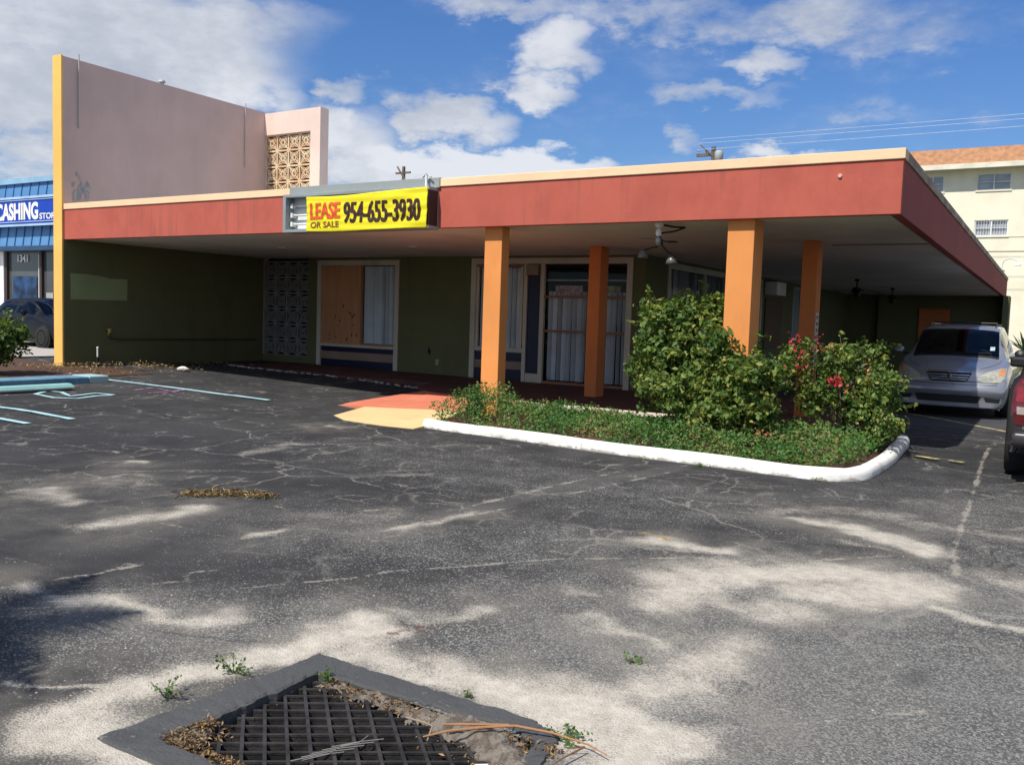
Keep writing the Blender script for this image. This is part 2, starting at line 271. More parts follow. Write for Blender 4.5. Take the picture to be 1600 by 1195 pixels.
# ---------------------------------------------------------------- ground: one sheet, holes for the drain
DX0, DX1, DY0, DY1 = -2.73, -1.50, 2.01, 2.83
def spaced(stops):
    out = []
    for (a, b, s) in stops: out += list(np.arange(a, b-1e-6, s))
    return np.array(out + [stops[-1][1]])
gx = spaced([(-900, -100, 100), (-100, -40, 10), (-40, -20, 1), (-20, -9, .1), (-9, 1.8, .03), (1.8, 5, .2), (5, 40, 5), (40, 100, 20), (100, 900, 100)])
gy = spaced([(-900, -100, 100), (-100, -20, 10), (-20, 0, 1), (0, 1.6, .1), (1.6, 6, .025), (6, 13.5, .05), (13.5, 20, .25), (20, 40, 1), (40, 100, 10), (100, 900, 100)])
def snap(a, v): a[np.argmin(abs(a-v))] = v
for v in (DX0, DX1): snap(gx, v)
for v in (DY0, DY1): snap(gy, v)
nx, ny = len(gx), len(gy)
XX, YY = np.meshgrid(gx, gy, indexing='xy')
def smn(t): t = np.clip(t, 0, 1); return t*t*(3-2*t)
def ghn(x): return .2*smn((-8-x)/10) + .08*smn((-18.5-x)/5)
ZZ = ghn(XX) + .006*np.sin(XX*1.3+YY*.7)*np.sin(YY*.9-XX*.4)*((XX > -12) & (XX < 4) & (YY > 3) & (YY < 12))
dx_ = (XX+2.1); dy_ = (YY-2.4); ZZ = ZZ - .03*np.exp(-(dx_**2/1.6+dy_**2/1.0))
def gz_at(x, y):
    i = np.argmin(abs(gx-x)); j = np.argmin(abs(gy-y)); return float(ZZ[j, i])
F = {k: np.zeros_like(XX) for k in 'stwrdbcu'}
near = (XX > -20) & (XX < 5) & (YY > 0) & (YY < 16)
PX, PY = XX[near], YY[near]
WXp = PX+.09*np.sin(3.1*PY+1.3*PX)+.05*np.sin(7.3*PX-4.1*PY+1)+.025*np.sin(17*PY+11*PX); WYp = PY+.08*np.sin(2.7*PX-1.9*PY+2)+.05*np.sin(6.1*PX+8.3*PY)+.03*np.sin(15*PX-13*PY)
for ch, wd, s_, pts in STAINS:
    best = np.full(PX.shape, 1e9); QX, QY = (PX, PY) if ch in 'cb' else (WXp, WYp)
    for (x0, y0), (x1, y1) in zip(pts[:-1], pts[1:]):
        ex, ey = x1-x0, y1-y0; L2 = ex*ex+ey*ey+1e-9
        tt = np.clip(((QX-x0)*ex+(QY-y0)*ey)/L2, 0, 1)
        best = np.minimum(best, np.hypot(QX-x0-tt*ex, QY-y0-tt*ey))
    if ch == 'c': v = s_*np.clip(1.6-best/(wd*.8), 0, 1)
    elif ch == 'b': v = s_*np.clip((wd/2-best)/.03+.5, 0, 1)
    else: v = s_*np.exp(-(best/wd)**2*.8)
    F[ch][near] = np.maximum(F[ch][near], v)
    if ch == 's': F['u'][near] = np.maximum(F['u'][near], s_*np.exp(-(best/(wd*1.2+.28))**2))
idx = np.arange(nx*ny).reshape(ny, nx)
q = np.stack([idx[:-1, :-1], idx[:-1, 1:], idx[1:, 1:], idx[1:, :-1]], -1)
cx = (XX[:-1, :-1]+XX[1:, 1:])/2; cy = (YY[:-1, :-1]+YY[1:, 1:])/2
keep = ~((cx > DX0) & (cx < DX1) & (cy > DY0) & (cy < DY1))
q = q[keep]
me = bpy.data.meshes.new('ground'); me.vertices.add(nx*ny)
me.vertices.foreach_set('co', np.stack([XX, YY, ZZ], -1).ravel())
me.loops.add(q.size); me.loops.foreach_set('vertex_index', q.ravel().astype(np.int32))
me.polygons.add(len(q)); me.polygons.foreach_set('loop_start', np.arange(0, q.size, 4, dtype=np.int32))
me.update(calc_edges=True)
for nm, ch in (('sand', 's'), ('straw', 't'), ('worn', 'w'), ('rust', 'r'), ('damp', 'd'), ('patch', 'b'), ('crack', 'c'), ('dust', 'u')):
    a = me.attributes.new(nm, 'FLOAT', 'POINT'); a.data.foreach_set('value', F[ch].ravel().astype(np.float32))
ground = bpy.data.objects.new('ground', me); COL.objects.link(ground); tag(ground, kind='structure')

m = bpy.data.materials.new('asphalt'); m.use_nodes = True; t = NT(m.node_tree); b = t.N['Principled BSDF']
co = t.new('ShaderNodeTexCoord').outputs['Object']
def attr(n): a = t.new('ShaderNodeAttribute'); a.attribute_name = n; return a.outputs['Fac']
big = t.noise(co, .45, 5, .6); med = t.noise(co, 2.2, 6, .62); fin = t.noise(co, 38, 3, .7); grit = t.noise(co, 130, 2, .8)
vor = t.new('ShaderNodeTexVoronoi'); vor.inputs['Scale'].default_value = 120; t.L.new(co, vor.inputs['Vector'])
vc = t.new('ShaderNodeSeparateColor'); t.L.new(vor.outputs['Color'], vc.inputs[0])
worn = t.m('ADD', attr('worn'), t.m('MULTIPLY', t.m('SUBTRACT', med, .5), .9)); worn = t.m('MAXIMUM', worn, 0.)
c = t.mix(t.mr(t.m('ADD', t.m('MULTIPLY', big, .7), t.m('MULTIPLY', med, .4)), .42, .68), ASPH_A, ASPH_B)
c = t.mix(t.m('MULTIPLY', t.mr(grit, .35, .7), .5), c, (.028, .028, .030))
# exposed aggregate: pale stones, more of them where the seal coat is worn
st_ = t.mr(vc.outputs[0], t.m('SUBTRACT', .975, t.m('MULTIPLY', worn, .60)), t.m('SUBTRACT', 1.03, t.m('MULTIPLY', worn, .45)))
stc = t.mix(vc.outputs[1], (.13, .13, .125), (.44, .43, .39))
c = t.mix(t.m('MULTIPLY', st_, t.mr(worn, 0., .7, .45, .8)), c, stc)
c = t.mix(t.m('MULTIPLY', t.mr(worn, 0., 1.2), .5), c, (.17, .166, .155))
c = t.mix(t.m('MULTIPLY', t.m('MULTIPLY', t.mr(worn, 0., 1.), t.mr(grit, .50, .30)), .75), c, (.035, .035, .035))
c = t.mix(t.m('MULTIPLY', t.m('MULTIPLY', attr('dust'), t.mr(t.noise(co, 1.6, 6, .65), .32, .66)), .72), c, t.mix(grit, (.13, .12, .105), (.30, .275, .23)))
c = t.mix(t.m('MULTIPLY', attr('damp'), .45), c, (.026, .026, .03))
c = t.mix(t.m('MULTIPLY', attr('patch'), .55), c, t.mix(med, (.075, .074, .072), (.10, .098, .092)))
# fine crazing, thin pale lines
def cracks(scale, w_, thr, seed):
    ad = t.new('ShaderNodeVectorMath', operation='ADD'); nz = t.new('ShaderNodeTexNoise'); nz.inputs['Scale'].default_value = scale*2.2; nz.inputs['Detail'].default_value = 4
    t.L.new(co, nz.inputs['Vector']); sc = t.new('ShaderNodeVectorMath', operation='SCALE'); sc.inputs[3].default_value = .55/scale
    t.L.new(nz.outputs['Color'], sc.inputs[0]); t.L.new(co, ad.inputs[0]); t.L.new(sc.outputs[0], ad.inputs[1])
    ad2 = t.new('ShaderNodeVectorMath', operation='ADD'); t.L.new(ad.outputs[0], ad2.inputs[0]); ad2.inputs[1].default_value = (seed, seed*.37, 0)
    fl = t.vmul(ad2.outputs[0], (1, 1, 0))
    v = t.new('ShaderNodeTexVoronoi', feature='DISTANCE_TO_EDGE'); v.inputs['Scale'].default_value = scale; t.L.new(fl, v.inputs['Vector'])
    ln = t.mr(v.outputs['Distance'], w_, 0.)
    ms = t.noise(fl, scale*.45, 3, .6)
    return t.m('MULTIPLY', ln, t.mr(ms, thr, thr+.1))
ck = t.m('MAXIMUM', cracks(.75, .020, .47, 3.), t.m('MULTIPLY', cracks(2.3, .045, .50, 9.), .85))
ck = t.m('MAXIMUM', ck, t.m('MULTIPLY', cracks(5.5, .07, .60, 17.), .6))
farc = t.new('ShaderNodeSeparateXYZ'); t.L.new(co, farc.inputs[0])
ck = t.m('MULTIPLY', ck, t.mr(farc.outputs[1], 3.2, 5.5, .1, 1.))
ck = t.m('MULTIPLY', ck, t.mr(fin, .35, .55))
c = t.mix(t.m('MULTIPLY', ck, .74), c, (.28, .265, .23))
dark = t.m('MULTIPLY', cracks(.5, .012, .5, 31.), .6)
c = t.mix(dark, c, (.018, .018, .02))
seam = t.mr(t.m('ADD', attr('crack'), t.m('ADD', t.m('MULTIPLY', t.m('SUBTRACT', fin, .5), 2.2), t.m('MULTIPLY', t.m('SUBTRACT', t.noise(co, 3.1, 3, .6), .5), 3.2))), .55, 1.05)
c = t.mix(t.m('MULTIPLY', seam, .6), c, (.36, .33, .27))
# drifted sand
sn = t.m('ADD', t.m('MULTIPLY', t.noise(co, 5, 8, .72, dist=.4), .75), t.m('MULTIPLY', t.noise(co, 1.7, 4, .6), .25)); sg = t.noise(co, 90, 2, .8)
sf = t.m('ADD', attr('sand'), t.m('ADD', t.m('MULTIPLY', t.m('SUBTRACT', sn, .5), 1.35), t.m('MULTIPLY', t.m('SUBTRACT', sg, .5), 1.7)))
smk = t.mr(sf, .30, 1.12)
sc_ = t.mix(t.mr(t.noise(co, 14, 5, .7), .3, .75), SAND_A, SAND_B)
sc_ = t.mix(t.m('MULTIPLY', t.mr(sg, .52, .75), .45), sc_, (.16, .14, .12))
c = t.mix(t.m('MULTIPLY', smk, .88), c, sc_)
tf = t.mr(t.m('ADD', attr('straw'), t.m('MULTIPLY', t.m('SUBTRACT', t.noise(co, 22, 4, .7), .5), 1.6)), .45, .8)
c = t.mix(tf, c, t.mix(fin, (.16, .10, .045), (.42, .32, .17)))
rf = t.mr(t.m('ADD', attr('rust'), t.m('MULTIPLY', t.m('SUBTRACT', t.noise(co, 18, 4, .7), .5), 1.6)), .5, .85)
c = t.mix(t.m('MULTIPLY', rf, .8), c, (.13, .055, .045))
t.L.new(c, b.inputs['Base Color'])
b.inputs['Roughness'].default_value = .9; b.inputs['Specular IOR Level'].default_value = .25
bp = t.new('ShaderNodeBump'); bp.inputs['Strength'].default_value = .55; bp.inputs['Distance'].default_value = .006
hh = t.m('ADD', t.m('MULTIPLY', fin, .5), t.m('ADD', t.m('MULTIPLY', vor.outputs['Distance'], -1.), t.m('MULTIPLY', smk, .8)))
t.L.new(hh, bp.inputs['Height']); t.L.new(bp.outputs[0], b.inputs['Normal'])
me.materials.append(m); ASPHALT = m

# ground beyond the lots: dirt, lawn and paving far away
def sheet(name, poly, dz, matl, step=None):
    mb = MB()
    if step:
        x0, x1, y0, y1 = poly
        xs = np.linspace(x0, x1, max(2, int((x1-x0)/step)+1)); ys = np.linspace(y0, y1, max(2, int((y1-y0)/step)+1))
        vs = [(x, y, gh(x)+dz) for y in ys for x in xs]; n = len(xs)
        mb.add(vs, [(j*n+i, j*n+i+1, (j+1)*n+i+1, (j+1)*n+i) for j in range(len(ys)-1) for i in range(n-1)])
    else: mb.add([(p[0], p[1], gh(p[0])+dz) for p in poly], [tuple(range(len(poly)))])
    o = mb.build(name, matl); tag(o, kind='structure'); return o
MULCH = stained('mulch_soil', (.085, .045, .026), (.05, .03, .02), .6, (3, 3, 3), bump=.8, bscale=25)
LOTC = stained('pale_pavement', (.42, .39, .35), (.3, .27, .24), .5, (.6, .6, 1), bump=.2)
sheet('neighbour_pavement', (-60, -20.9, -10, 16.9), .03, LOTC, .8)
sheet('mulch_bed', (-20.9, -15.7, 2, 11.6), .012, MULCH, .5)
sheet('driveway', (-7.0, 8, 16.0, 37.4), .004, stained('drive_asphalt', (.05, .05, .055), (.08, .078, .075), .6, (1, 1, 1)), .5)
GRASSM = stained('far_lawn', (.07, .09, .03), (.12, .11, .06), .5, (.4, .4, 1))
sheet('lawn', (-20, 40, 41, 53), .004, GRASSM, 4)

# ---------------------------------------------------------------- painted markings on the lot
def ribbon(mb, pts, wd, dz=.008, sub=.15):
    P = []
    for (a, b_) in zip(pts[:-1], pts[1:]):
        a = np.array(a); b_ = np.array(b_); n = max(1, int(np.hypot(*(b_-a))/sub))
        P += [a+(b_-a)*k/n for k in range(n)]
    P.append(np.array(pts[-1])); vs = []
    for i, p in enumerate(P):
        d = P[min(i+1, len(P)-1)]-P[max(i-1, 0)]; d = d/np.hypot(*d); nrm = np.array([-d[1], d[0]])*wd/2*(1+.06*math.sin(i*1.7))
        for s_ in (1, -1): x, y = p+nrm*s_; vs.append((x, y, gh(x)+dz+.006*(near_l(x, y))))
    mb.add(vs, [(2*i, 2*i+1, 2*i+3, 2*i+2) for i in range(len(P)-1)])
def near_l(x, y): return 1 if (x > -12 and x < 4 and 3 < y < 12) else 0
def worn_paint(name, col_, thr=.42):
    m = mat(name, col_, .8, var=.1); t = NT(m.node_tree); b = t.N['Principled BSDF']; co = t.new('ShaderNodeTexCoord').outputs['Object']
    src = b.inputs['Base Color'].links[0].from_socket
    n = t.noise(co, 9, 8, .75)
    t.L.new(t.mix(t.mr(n, thr-.06, thr+.04), (.06, .06, .063), src), b.inputs['Base Color']); return m
LBLUE = worn_paint('pale_blue_line_paint', (.38, .60, .64), .40)
for nm, P_, wd_ in (('parking_line', LINE_A, .11), ('parking_line', LINE_B, .10), ('parking_line', LINE_C, .10)):
    mb = MB(); ribbon(mb, P_, wd_); tag(mb.build(nm, LBLUE), kind='structure')
mb = MB(); ribbon(mb, SYM, .07); ribbon(mb, SYM2, .07, .0135); tag(mb.build('wheelchair_marking', LBLUE), kind='structure')
mb = MB(); ribbon(mb, PINKP, .06); tag(mb.build('pink_paint_scribble', worn_paint('pink_spray', (.46, .22, .40), .52)), kind='structure')
YL = worn_paint('yellow_line_paint', (.52, .44, .16), .47)
mb = MB(); ribbon(mb, [(-2.6, 18.5), (-1.52, 17.4), (-.3, 15.9)], .09, .01); tag(mb.build('yellow_line', YL), kind='structure')
mb = MB(); ribbon(mb, [(-1.38, 12.0), (-1.1, 11.86)], .10, .018); ribbon(mb, [(-.98, 11.88), (-.82, 11.8)], .07, .018); tag(mb.build('worn_yellow_dash', YL), kind='structure')
# ================================================================ the vacant building
L_, R_, FY, BY, WX, EY, SZ = -18.2, -1.61, 11.2, 16.8, -7.15, 37.5, 2.94
B = thing('vacant_restaurant', 'low vacant building with red fascia, deep canopy on orange columns and tall pink fin wall', 'building', (L_, BY, 0))
B.location = (0, 0, 0)
# walls around real openings (front wall at BY)
def wall_y(name, x0, x1, z0, z1, holes, y0, y1, matl, parent):
    mb = MB(); xs = sorted({x0, x1, *[v for h in holes for v in h[:2]]})
    for a, b_ in zip(xs[:-1], xs[1:]):
        zs = [z0]; hs = sorted([(h[2], h[3]) for h in holes if h[0] <= a+1e-6 and h[1] >= b_-1e-6])
        lo = z0
        for (p, q_) in hs:
            if p > lo+1e-6: mb.box(a, b_, y0, y1, lo, p)
            lo = q_
        if lo < z1-1e-6: mb.box(a, b_, y0, y1, lo, z1)
    o = mb.build(name, matl, parent)
    bm = bmesh.new(); bm.from_mesh(o.data); bmesh.ops.remove_doubles(bm, verts=bm.verts, dist=1e-4)
    # inner faces between abutting boxes
    dup_ = {}
    for f in bm.faces: dup_.setdefault(tuple(sorted(v.index for v in f.verts)), []).append(f)
    bmesh.ops.delete(bm, geom=[f for g in dup_.values() if len(g) > 1 for f in g], context='FACES_ONLY'); bm.to_mesh(o.data); bm.free()
    return o
SCR = (-18.2, -16.54)
wall_y('front_wall', L_, WX, -.1, SZ, [(SCR[0], SCR[1], .38, SZ), (-16.19, -13.52, .1, 2.87), (-11.42, -7.42, .1, 2.89)], BY, BY+.2, GREEN, B)
# long side wall with its window and door
def wall_x(name, y0, y1, z0, z1, holes, x0, x1, matl, parent):
    o = wall_y(name, y0, y1, z0, z1, holes, -x1, -x0, matl, parent)
    for v in o.data.vertices: x, y, z = v.co; v.co = (-y, x, z)
    o.data.flip_normals(); bm = bmesh.new(); bm.from_mesh(o.data); bmesh.ops.recalc_face_normals(bm, faces=bm.faces); bm.to_mesh(o.data); bm.free(); return o
wall_x('side_wall', BY+.2, EY, -.1, SZ, [(18.0, 25.2, .9, 2.87), (28.7, 29.7, .1, 2.85)], WX-.2, WX, GREEN, B)
mb = MB().box(WX-.2, -1.62, EY, EY+.2, -.1, SZ); mb.build('end_wall', GREEN, B)
box('end_pier', GREEN, B, -5.94, -5.54, EY-.25, EY-.003, -.1, SZ-.01)
box('end_pier', GREEN, B, -1.62, -1.42, EY-1.1, EY+.2, -.1, SZ-.01)
dr = box('orange_door', mat('orange_door_paint', (.55, .17, .05), .6), B, -4.48, -3.41, EY-.06, EY-.003, .0, 2.44)
MB().lathe([(.03, 0), (.035, .03), (.02, .05)], (-3.52, EY-.1, 1.05), 12, 'y').build('handle', CHROME, dr)
# dark rear box of the building, so that the openings look into something
MB().box(L_, WX-.2, 37.3, 37.5, 0, SZ).box(L_+.02, L_+.2, BY+.2, 37.3, 0, SZ).box(L_+.2, WX-.2, 20.5, 20.6, 0, SZ-.01).build('inner_wall', DARK, B)
box('inner_floor', DARK, B, L_+.2, WX-.2, BY+.2, 37.3, 0, .12, 0)
# soffit and roof slab
MB().box(L_, R_-.14, FY+.12, EY+.2, SZ, SZ+.03).build('soffit', SOFFIT, B)
MB().box(L_, R_-.14, FY+.12, EY+.2, SZ+.05, 3.55).build('roof_slab', mat('roof_membrane', (.45, .44, .42), .9), B)
# fascia boards and their cap
def fascia(x0, x1, name='fascia'):
    MB().box(x0, x1, FY, FY+.12, SZ-.012, 3.56).build(name, RED, B, .006)
fascia(L_+.024, -11.4); fascia(-8.28, R_)
MB().box(R_-.12, R_, FY+.12, EY+.9, SZ-.012, 3.56).build('side_fascia', stained('shaded_red_paint', (.34, .075, .06), (.25, .06, .05), .4, (1, .5, .5)), B, .006)  # darker copy of the fascia red: the side's shade is in the colour
MB().box(L_+.024, -11.42, FY-.02, FY+.24, 3.562, 3.685).build('roof_cap', CREAM, B, .008)
MB().box(-8.26, R_+.02, FY-.02, FY+.24, 3.562, 3.685).build('roof_cap', CREAM, B, .008)
MB().box(R_-.2, R_+.02, FY+.24, EY+.9, 3.562, 3.685).build('side_roof_cap', stained('dark_cream_trim', (.50, .40, .28), (.25, .19, .13), .8, (1, 1, 3), .4, .6), B, .008)  # darker and more streaked than the front cap
# nail heads / old fixing holes along the fascia
for x, z in ((-2.31, 3.4),): MB().lathe([(.028, 0), (.02, -.02)], (x, FY-.001, z), 10, 'y').build('fixing_plate', mat('pink_putty', (.75, .45, .38), .8), B)
# tall fin wall and its yellow edge
MB().box(L_-.28, L_, FY-.01, 17.12, -.1, 6.77).build('fin_wall', MAUVE, B)
MB().box(L_-.30, L_+.012, FY-.05, FY-.011, -.1, 6.79).build('fin_edge', YELLOW, B, .006)
MB().box(L_-.001+.004, L_+.022, FY-.008, BY-.001, -.1, SZ-.002).build('fin_lower_render', GREEN, B)
# pink wall above the roof that carries the breeze blocks
wall_y('upper_wall', L_+.001, -16.2, 3.56, 6.74, [(L_+.001, SCR[1], 3.56, 6.17)], BY, BY+.3, PINK, B)
# breeze block screens: square blocks with an eye and four leaves
BRZ = stained('breeze_block_paint', (.80, .66, .46), (.62, .38, .20), .6, (3, 3, 3), .38, .58, bump=.5)
def blocks(x0, cols, z0, rows, w_, y0, d, name, matl):
    mb = MB()
    def bar(p, q_, th, cx, cz, d0=0., d1=0.):
        (ax, az_), (bx, bz) = p, q_; dx, dz = bx-ax, bz-az_; l = math.hypot(dx, dz); nx_, nz_ = -dz/l*th/2, dx/l*th/2
        pts = [(cx+ax+nx_, cz+az_+nz_), (cx+bx+nx_, cz+bz+nz_), (cx+bx-nx_, cz+bz-nz_), (cx+ax-nx_, cz+az_-nz_)]
        mb.add([(p_[0], y0+d0, p_[1]) for p_ in pts]+[(p_[0], y0+d-d1, p_[1]) for p_ in pts],
               [(0, 1, 2, 3), (7, 6, 5, 4), (0, 4, 5, 1), (1, 5, 6, 2), (2, 6, 7, 3), (3, 7, 4, 0)])
    for i in range(cols+1): mb.box(x0+i*w_-.019, x0+i*w_+.019, y0, y0+d, z0, z0+rows*w_)
    for j in range(rows+1): mb.box(x0, x0+cols*w_, y0+.002, y0+d-.002, z0+j*w_-.019, z0+j*w_+.019)
    h_ = w_/2
    for i in range(cols):
        for j in range(rows):
            cx, cz = x0+(i+.5)*w_, z0+(j+.5)*w_
            r = h_*.30
            for k in range(8):
                a, b_ = 2*math.pi*k/8, 2*math.pi*(k+1)/8
                bar((r*math.cos(a)*.9, r*math.sin(a)*1.1), (r*math.cos(b_)*.9, r*math.sin(b_)*1.1), .028, cx, cz, .008, .008)
            for qd in range(4):
                th = math.pi/2*qd+math.pi/4; sx_, sz_ = (1 if math.cos(th) > 0 else -1), (1 if math.sin(th) > 0 else -1)
                bar((sx_*r*.6, sz_*r*.7), (sx_*h_*.93, sz_*h_*.93), .026, cx, cz, .006, .01)
                # leaf: two arcs from the eye towards the corner's sides
                prev = None
                for k in range(6):
                    u = k/5; rr = h_*(.36+.5*math.sin(u*math.pi)); aa = th-.78+1.56*u
                    p_ = (rr*math.cos(aa), rr*math.sin(aa))
                    if prev: bar(prev, p_, .018, cx, cz, .010+.001*qd, .012)
                    prev = p_
    return mb.build(name, matl, B)
bw = 1.66/4
blocks(L_+.0, 4, 3.70, 6, bw*.99, BY+.06, .12, 'breeze_block_screen', BRZ)
blocks(L_+.03, 4, .38, 6, bw*.99, BY+.04, .12, 'breeze_block_screen', stained('grey_block_paint', (.26, .26, .25), (.13, .13, .13), .6, (3, 3, 3)))
MB().box(L_, SCR[1], BY+.19, BY+.2, .38, SZ-.02).build('screen_backing', DARK, B)
MB().box(L_, SCR[1], BY+.286, BY+.298, 3.56, 6.16).build('upper_screen_backing', mat('dim_backing', (.07, .03, .013), .9, var=.6, vscale=5), B)  # dark brown sheet; the dimness seen through the holes is put into its colour
for x_ in (-18.198,):
    pass
# little white conduits and stains on the fin
for (y, z0, z1) in ((11.54, 5.34, 6.89), (16.12, 5.23, 6.86)):
    MB().tube([(L_+.03, y, z0), (L_+.03, y, z1)], .014, 8).build('flag_conduit', mat('grey_conduit', (.5, .46, .44), .5), B)
mb = MB()
for k in range(20):
    y, z = 11.42+random.random()*.36, 3.85+abs(random.gauss(0, .28)); a = .02+.05*random.random()
    n = 9; pts = [(y+a*math.cos(2*math.pi*i/n)*random.uniform(.5, 1.1), z+1.9*a*math.sin(2*math.pi*i/n)*random.uniform(.5, 1.2)) for i in range(n)]
    xo = L_+.0035+.0006*k; mb.add([(xo, p[0], p[1]) for p in pts], [tuple(range(n))])
mb.build('peeled_patch', stained('grey_blue_plaster', (.30, .33, .34), (.55, .5, .47), .6, (5, 5, 5), .4, .6), B)
MB().add([(L_+.0265, y, z) for y, z in ((11.33, 1.66), (12.70, 1.67), (12.71, 2.16), (12.3, 2.15), (12.05, 2.19), (11.7, 2.22), (11.33, 2.22))], [(0, 1, 2, 3, 4, 5, 6)]).build('pale_green_paint_patch', stained('pale_green_paint', (.27, .33, .15), (.31, .35, .19), .5, (2, 2, 2)), B)
# small vent on the fin top
MB().lathe([(.05, 0), (.05, .05), (.09, .06), (.07, .1), (.0, .12)], (L_-.1, 13.7, 6.77), 12).build('vent_cap', GREY, B)
# ---- first window: plywood, blinds, striped panel
def frame_y(name, x0, x1, z0, z1, wd, y0, y1, matl, parent, bottom=False):
    mb = MB().box(x0, x0+wd, y0, y1, z0, z1).box(x1-wd, x1, y0, y1, z0, z1).box(x0+wd, x1-wd, y0, y1, z1-wd, z1)
    if bottom: mb.box(x0+wd, x1-wd, y0, y1, z0, z0+wd)
    return mb.build(name, matl, parent, .004)
def blinds(x0, x1, z0, z1, y, parent, pitch=.105, name='blinds', swap=False):
    mb = MB(); n = int((x1-x0)/pitch)
    for i in range(n):
        cx = x0+(i+.5)*(x1-x0)/n; a = random.choice([.25, .5, .8, 1.0])+.1*random.random(); hw = .052; dx, dy = hw*math.cos(a), hw*math.sin(a)
        lean = random.uniform(-.006, .006)
        vs = [(cx-dx+lean, y-dy, z0), (cx, y-.006, z0), (cx+dx+lean, y+dy, z0), (cx-dx, y-dy, z1), (cx, y-.006, z1), (cx+dx, y+dy, z1)]
        if swap: vs = [(-v[1], v[0], v[2]) for v in vs]
        mb.add(vs, [(0, 1, 4, 3), (1, 2, 5, 4)])
    return mb.build(name, CURT, parent)
W1 = MB().add([], []); 
w1 = frame_y('window', -16.19, -13.52, .13, 2.87, .13, BY-.03, BY+.06, FRAME, B)
mb = MB().box(-16.06, -14.72, BY+.012, BY+.03, .77, 2.735); KN = mat('knot', (.13, .05, .02), .8)
for k in range(16):
    x, z = random.uniform(-15.8, -14.85), random.uniform(.85, 1.9); a = .018+.018*random.random()
    mb.add([(x+a*.7*math.cos(i*math.pi/4), BY+.0105-.0002*k, z+a*1.5*math.sin(i*math.pi/4)) for i in range(8)], [tuple(range(8))])
o = mb.build('plywood_board', WOODB, w1); o.data.materials.append(KN)
for p in o.data.polygons:
    if len(p.vertices) == 8: p.material_index = 1
blinds(-14.70, -13.67, .78, 2.72, BY+.10, w1)
MB().box(-14.72, -13.65, BY+.045, BY+.052, .77, 2.735).build('pane', GLASSD, w1)
MB().box(-16.06, -14.72, BY+.2, BY+.21, .7, 2.73).build('backing', DARK, w1)
MB().box(-14.75, -14.69, BY+.0, BY+.06, .77, 2.735).build('mullion', WOODF, w1, .004)
MB().box(-16.06, -13.65, BY-.05, BY+.06, .70, .77).build('sill', FRAME, w1, .004)
MB().box(-14.69, -13.65, BY+.0, BY+.04, .772, .815).build('lower_rail', WOODF, w1, .003)
MB().box(-16.06, -13.65, BY+.02, BY+.06, .575, .70).build('navy_stripe', NAVY, w1)
MB().box(-16.06, -13.65, BY+.01, BY+.06, .375, .573).build('tan_stripe', TAN, w1, .003)
MB().box(-16.06, -13.65, BY+.02, BY+.06, .1, .373).build('navy_stripe', NAVY, w1)
# ---- shopfront
sf_ = frame_y('shopfront', -11.42, -7.42, .13, 2.89, .13, BY-.03, BY+.06, FRAME, B)
MB().box(-11.29, -9.5, BY+.01, BY+.05, 2.70, 2.76).build('head_rail', WOODF, sf_)
for x in (-11.29, -10.72, -10.12): MB().box(x, x+.07, BY+.0, BY+.06, .9, 2.70).build('mullion', FRAME, sf_, .003)
blinds(-11.22, -10.73, .9, 2.69, BY+.10, sf_); blinds(-10.65, -10.13, .9, 2.69, BY+.10, sf_)
MB().box(-11.22, -10.12, BY+.045, BY+.052, .9, 2.70).build('pane', GLASSD, sf_)
MB().box(-11.29, -10.02, BY-.01, BY+.06, .80, .90).build('sill', FRAME, sf_, .003)
MB().box(-11.29, -10.02, BY+.012, BY+.06, .60, .799).build('navy_stripe', NAVY, sf_)
MB().box(-11.29, -10.02, BY+.004, BY+.06, .42, .598).build('tan_stripe', TAN, sf_)
MB().box(-11.29, -10.02, BY+.012, BY+.06, .13, .418).build('navy_stripe', NAVY, sf_)
MB().box(-10.65, -10.55, BY+.0, BY+.01, .13, .80).build('panel_post', TAN, sf_)
MB().box(-10.02, -9.93, BY-.02, BY+.06, .13, 2.76).build('post', FRAME, sf_, .004)
MB().box(-9.93, -9.6, BY+.02, BY+.06, .36, 2.50).build('navy_panel', NAVY, sf_)
MB().box(-9.93, -9.6, BY+.0, BY+.06, .13, .358).build('kick_panel', FRAME, sf_, .004)
MB().box(-9.92, -9.62, BY-.10, BY+.06, 2.51, 2.74).build('door_box', TAN, sf_, .006)
MB().box(-9.6, -9.5, BY-.02, BY+.06, .13, 2.76).build('post', FRAME, sf_, .004)
MB().box(-9.5, -7.55, BY+.055, BY+.062, .2, 2.76).build('pane', GLASSD, sf_)
MB().box(-9.5, -7.55, BY+.09, BY+.13, 2.40, 2.43).build('reflection_strip', mat('pale_strip', (.4, .45, .42), .5), sf_)  # pale bar: a reflection in the transom glass, painted as a solid strip
blinds(-9.46, -7.58, .24, 2.17, BY+.13, sf_, .112)
for z, hh_ in ((2.03, .05), (1.29, .045), (.16, .06)): MB().box(-9.5, -7.55, BY+.0, BY+.05, z, z+hh_).build('wooden_rail', WOODF, sf_, .003)
MB().box(-8.45, -8.40, BY+.0, BY+.05, .21, 2.03).build('door_stile', FRAME, sf_, .003)
MB().box(-9.28, -8.62, BY+.10, BY+.105, 2.08, 2.30).build('notice', mat('pink_notice', (.45, .30, .29), .7, var=.6, vscale=9), sf_)
MB().box(-8.18, -7.74, BY+.10, BY+.105, 2.16, 2.30).build('notice', mat('tan_notice', (.32, .26, .15), .7, var=.5, vscale=9), sf_)
MB().box(-9.32, -8.6, BY+.095, BY+.099, 2.06, 2.08).build('notice_rail', WOODF, sf_)
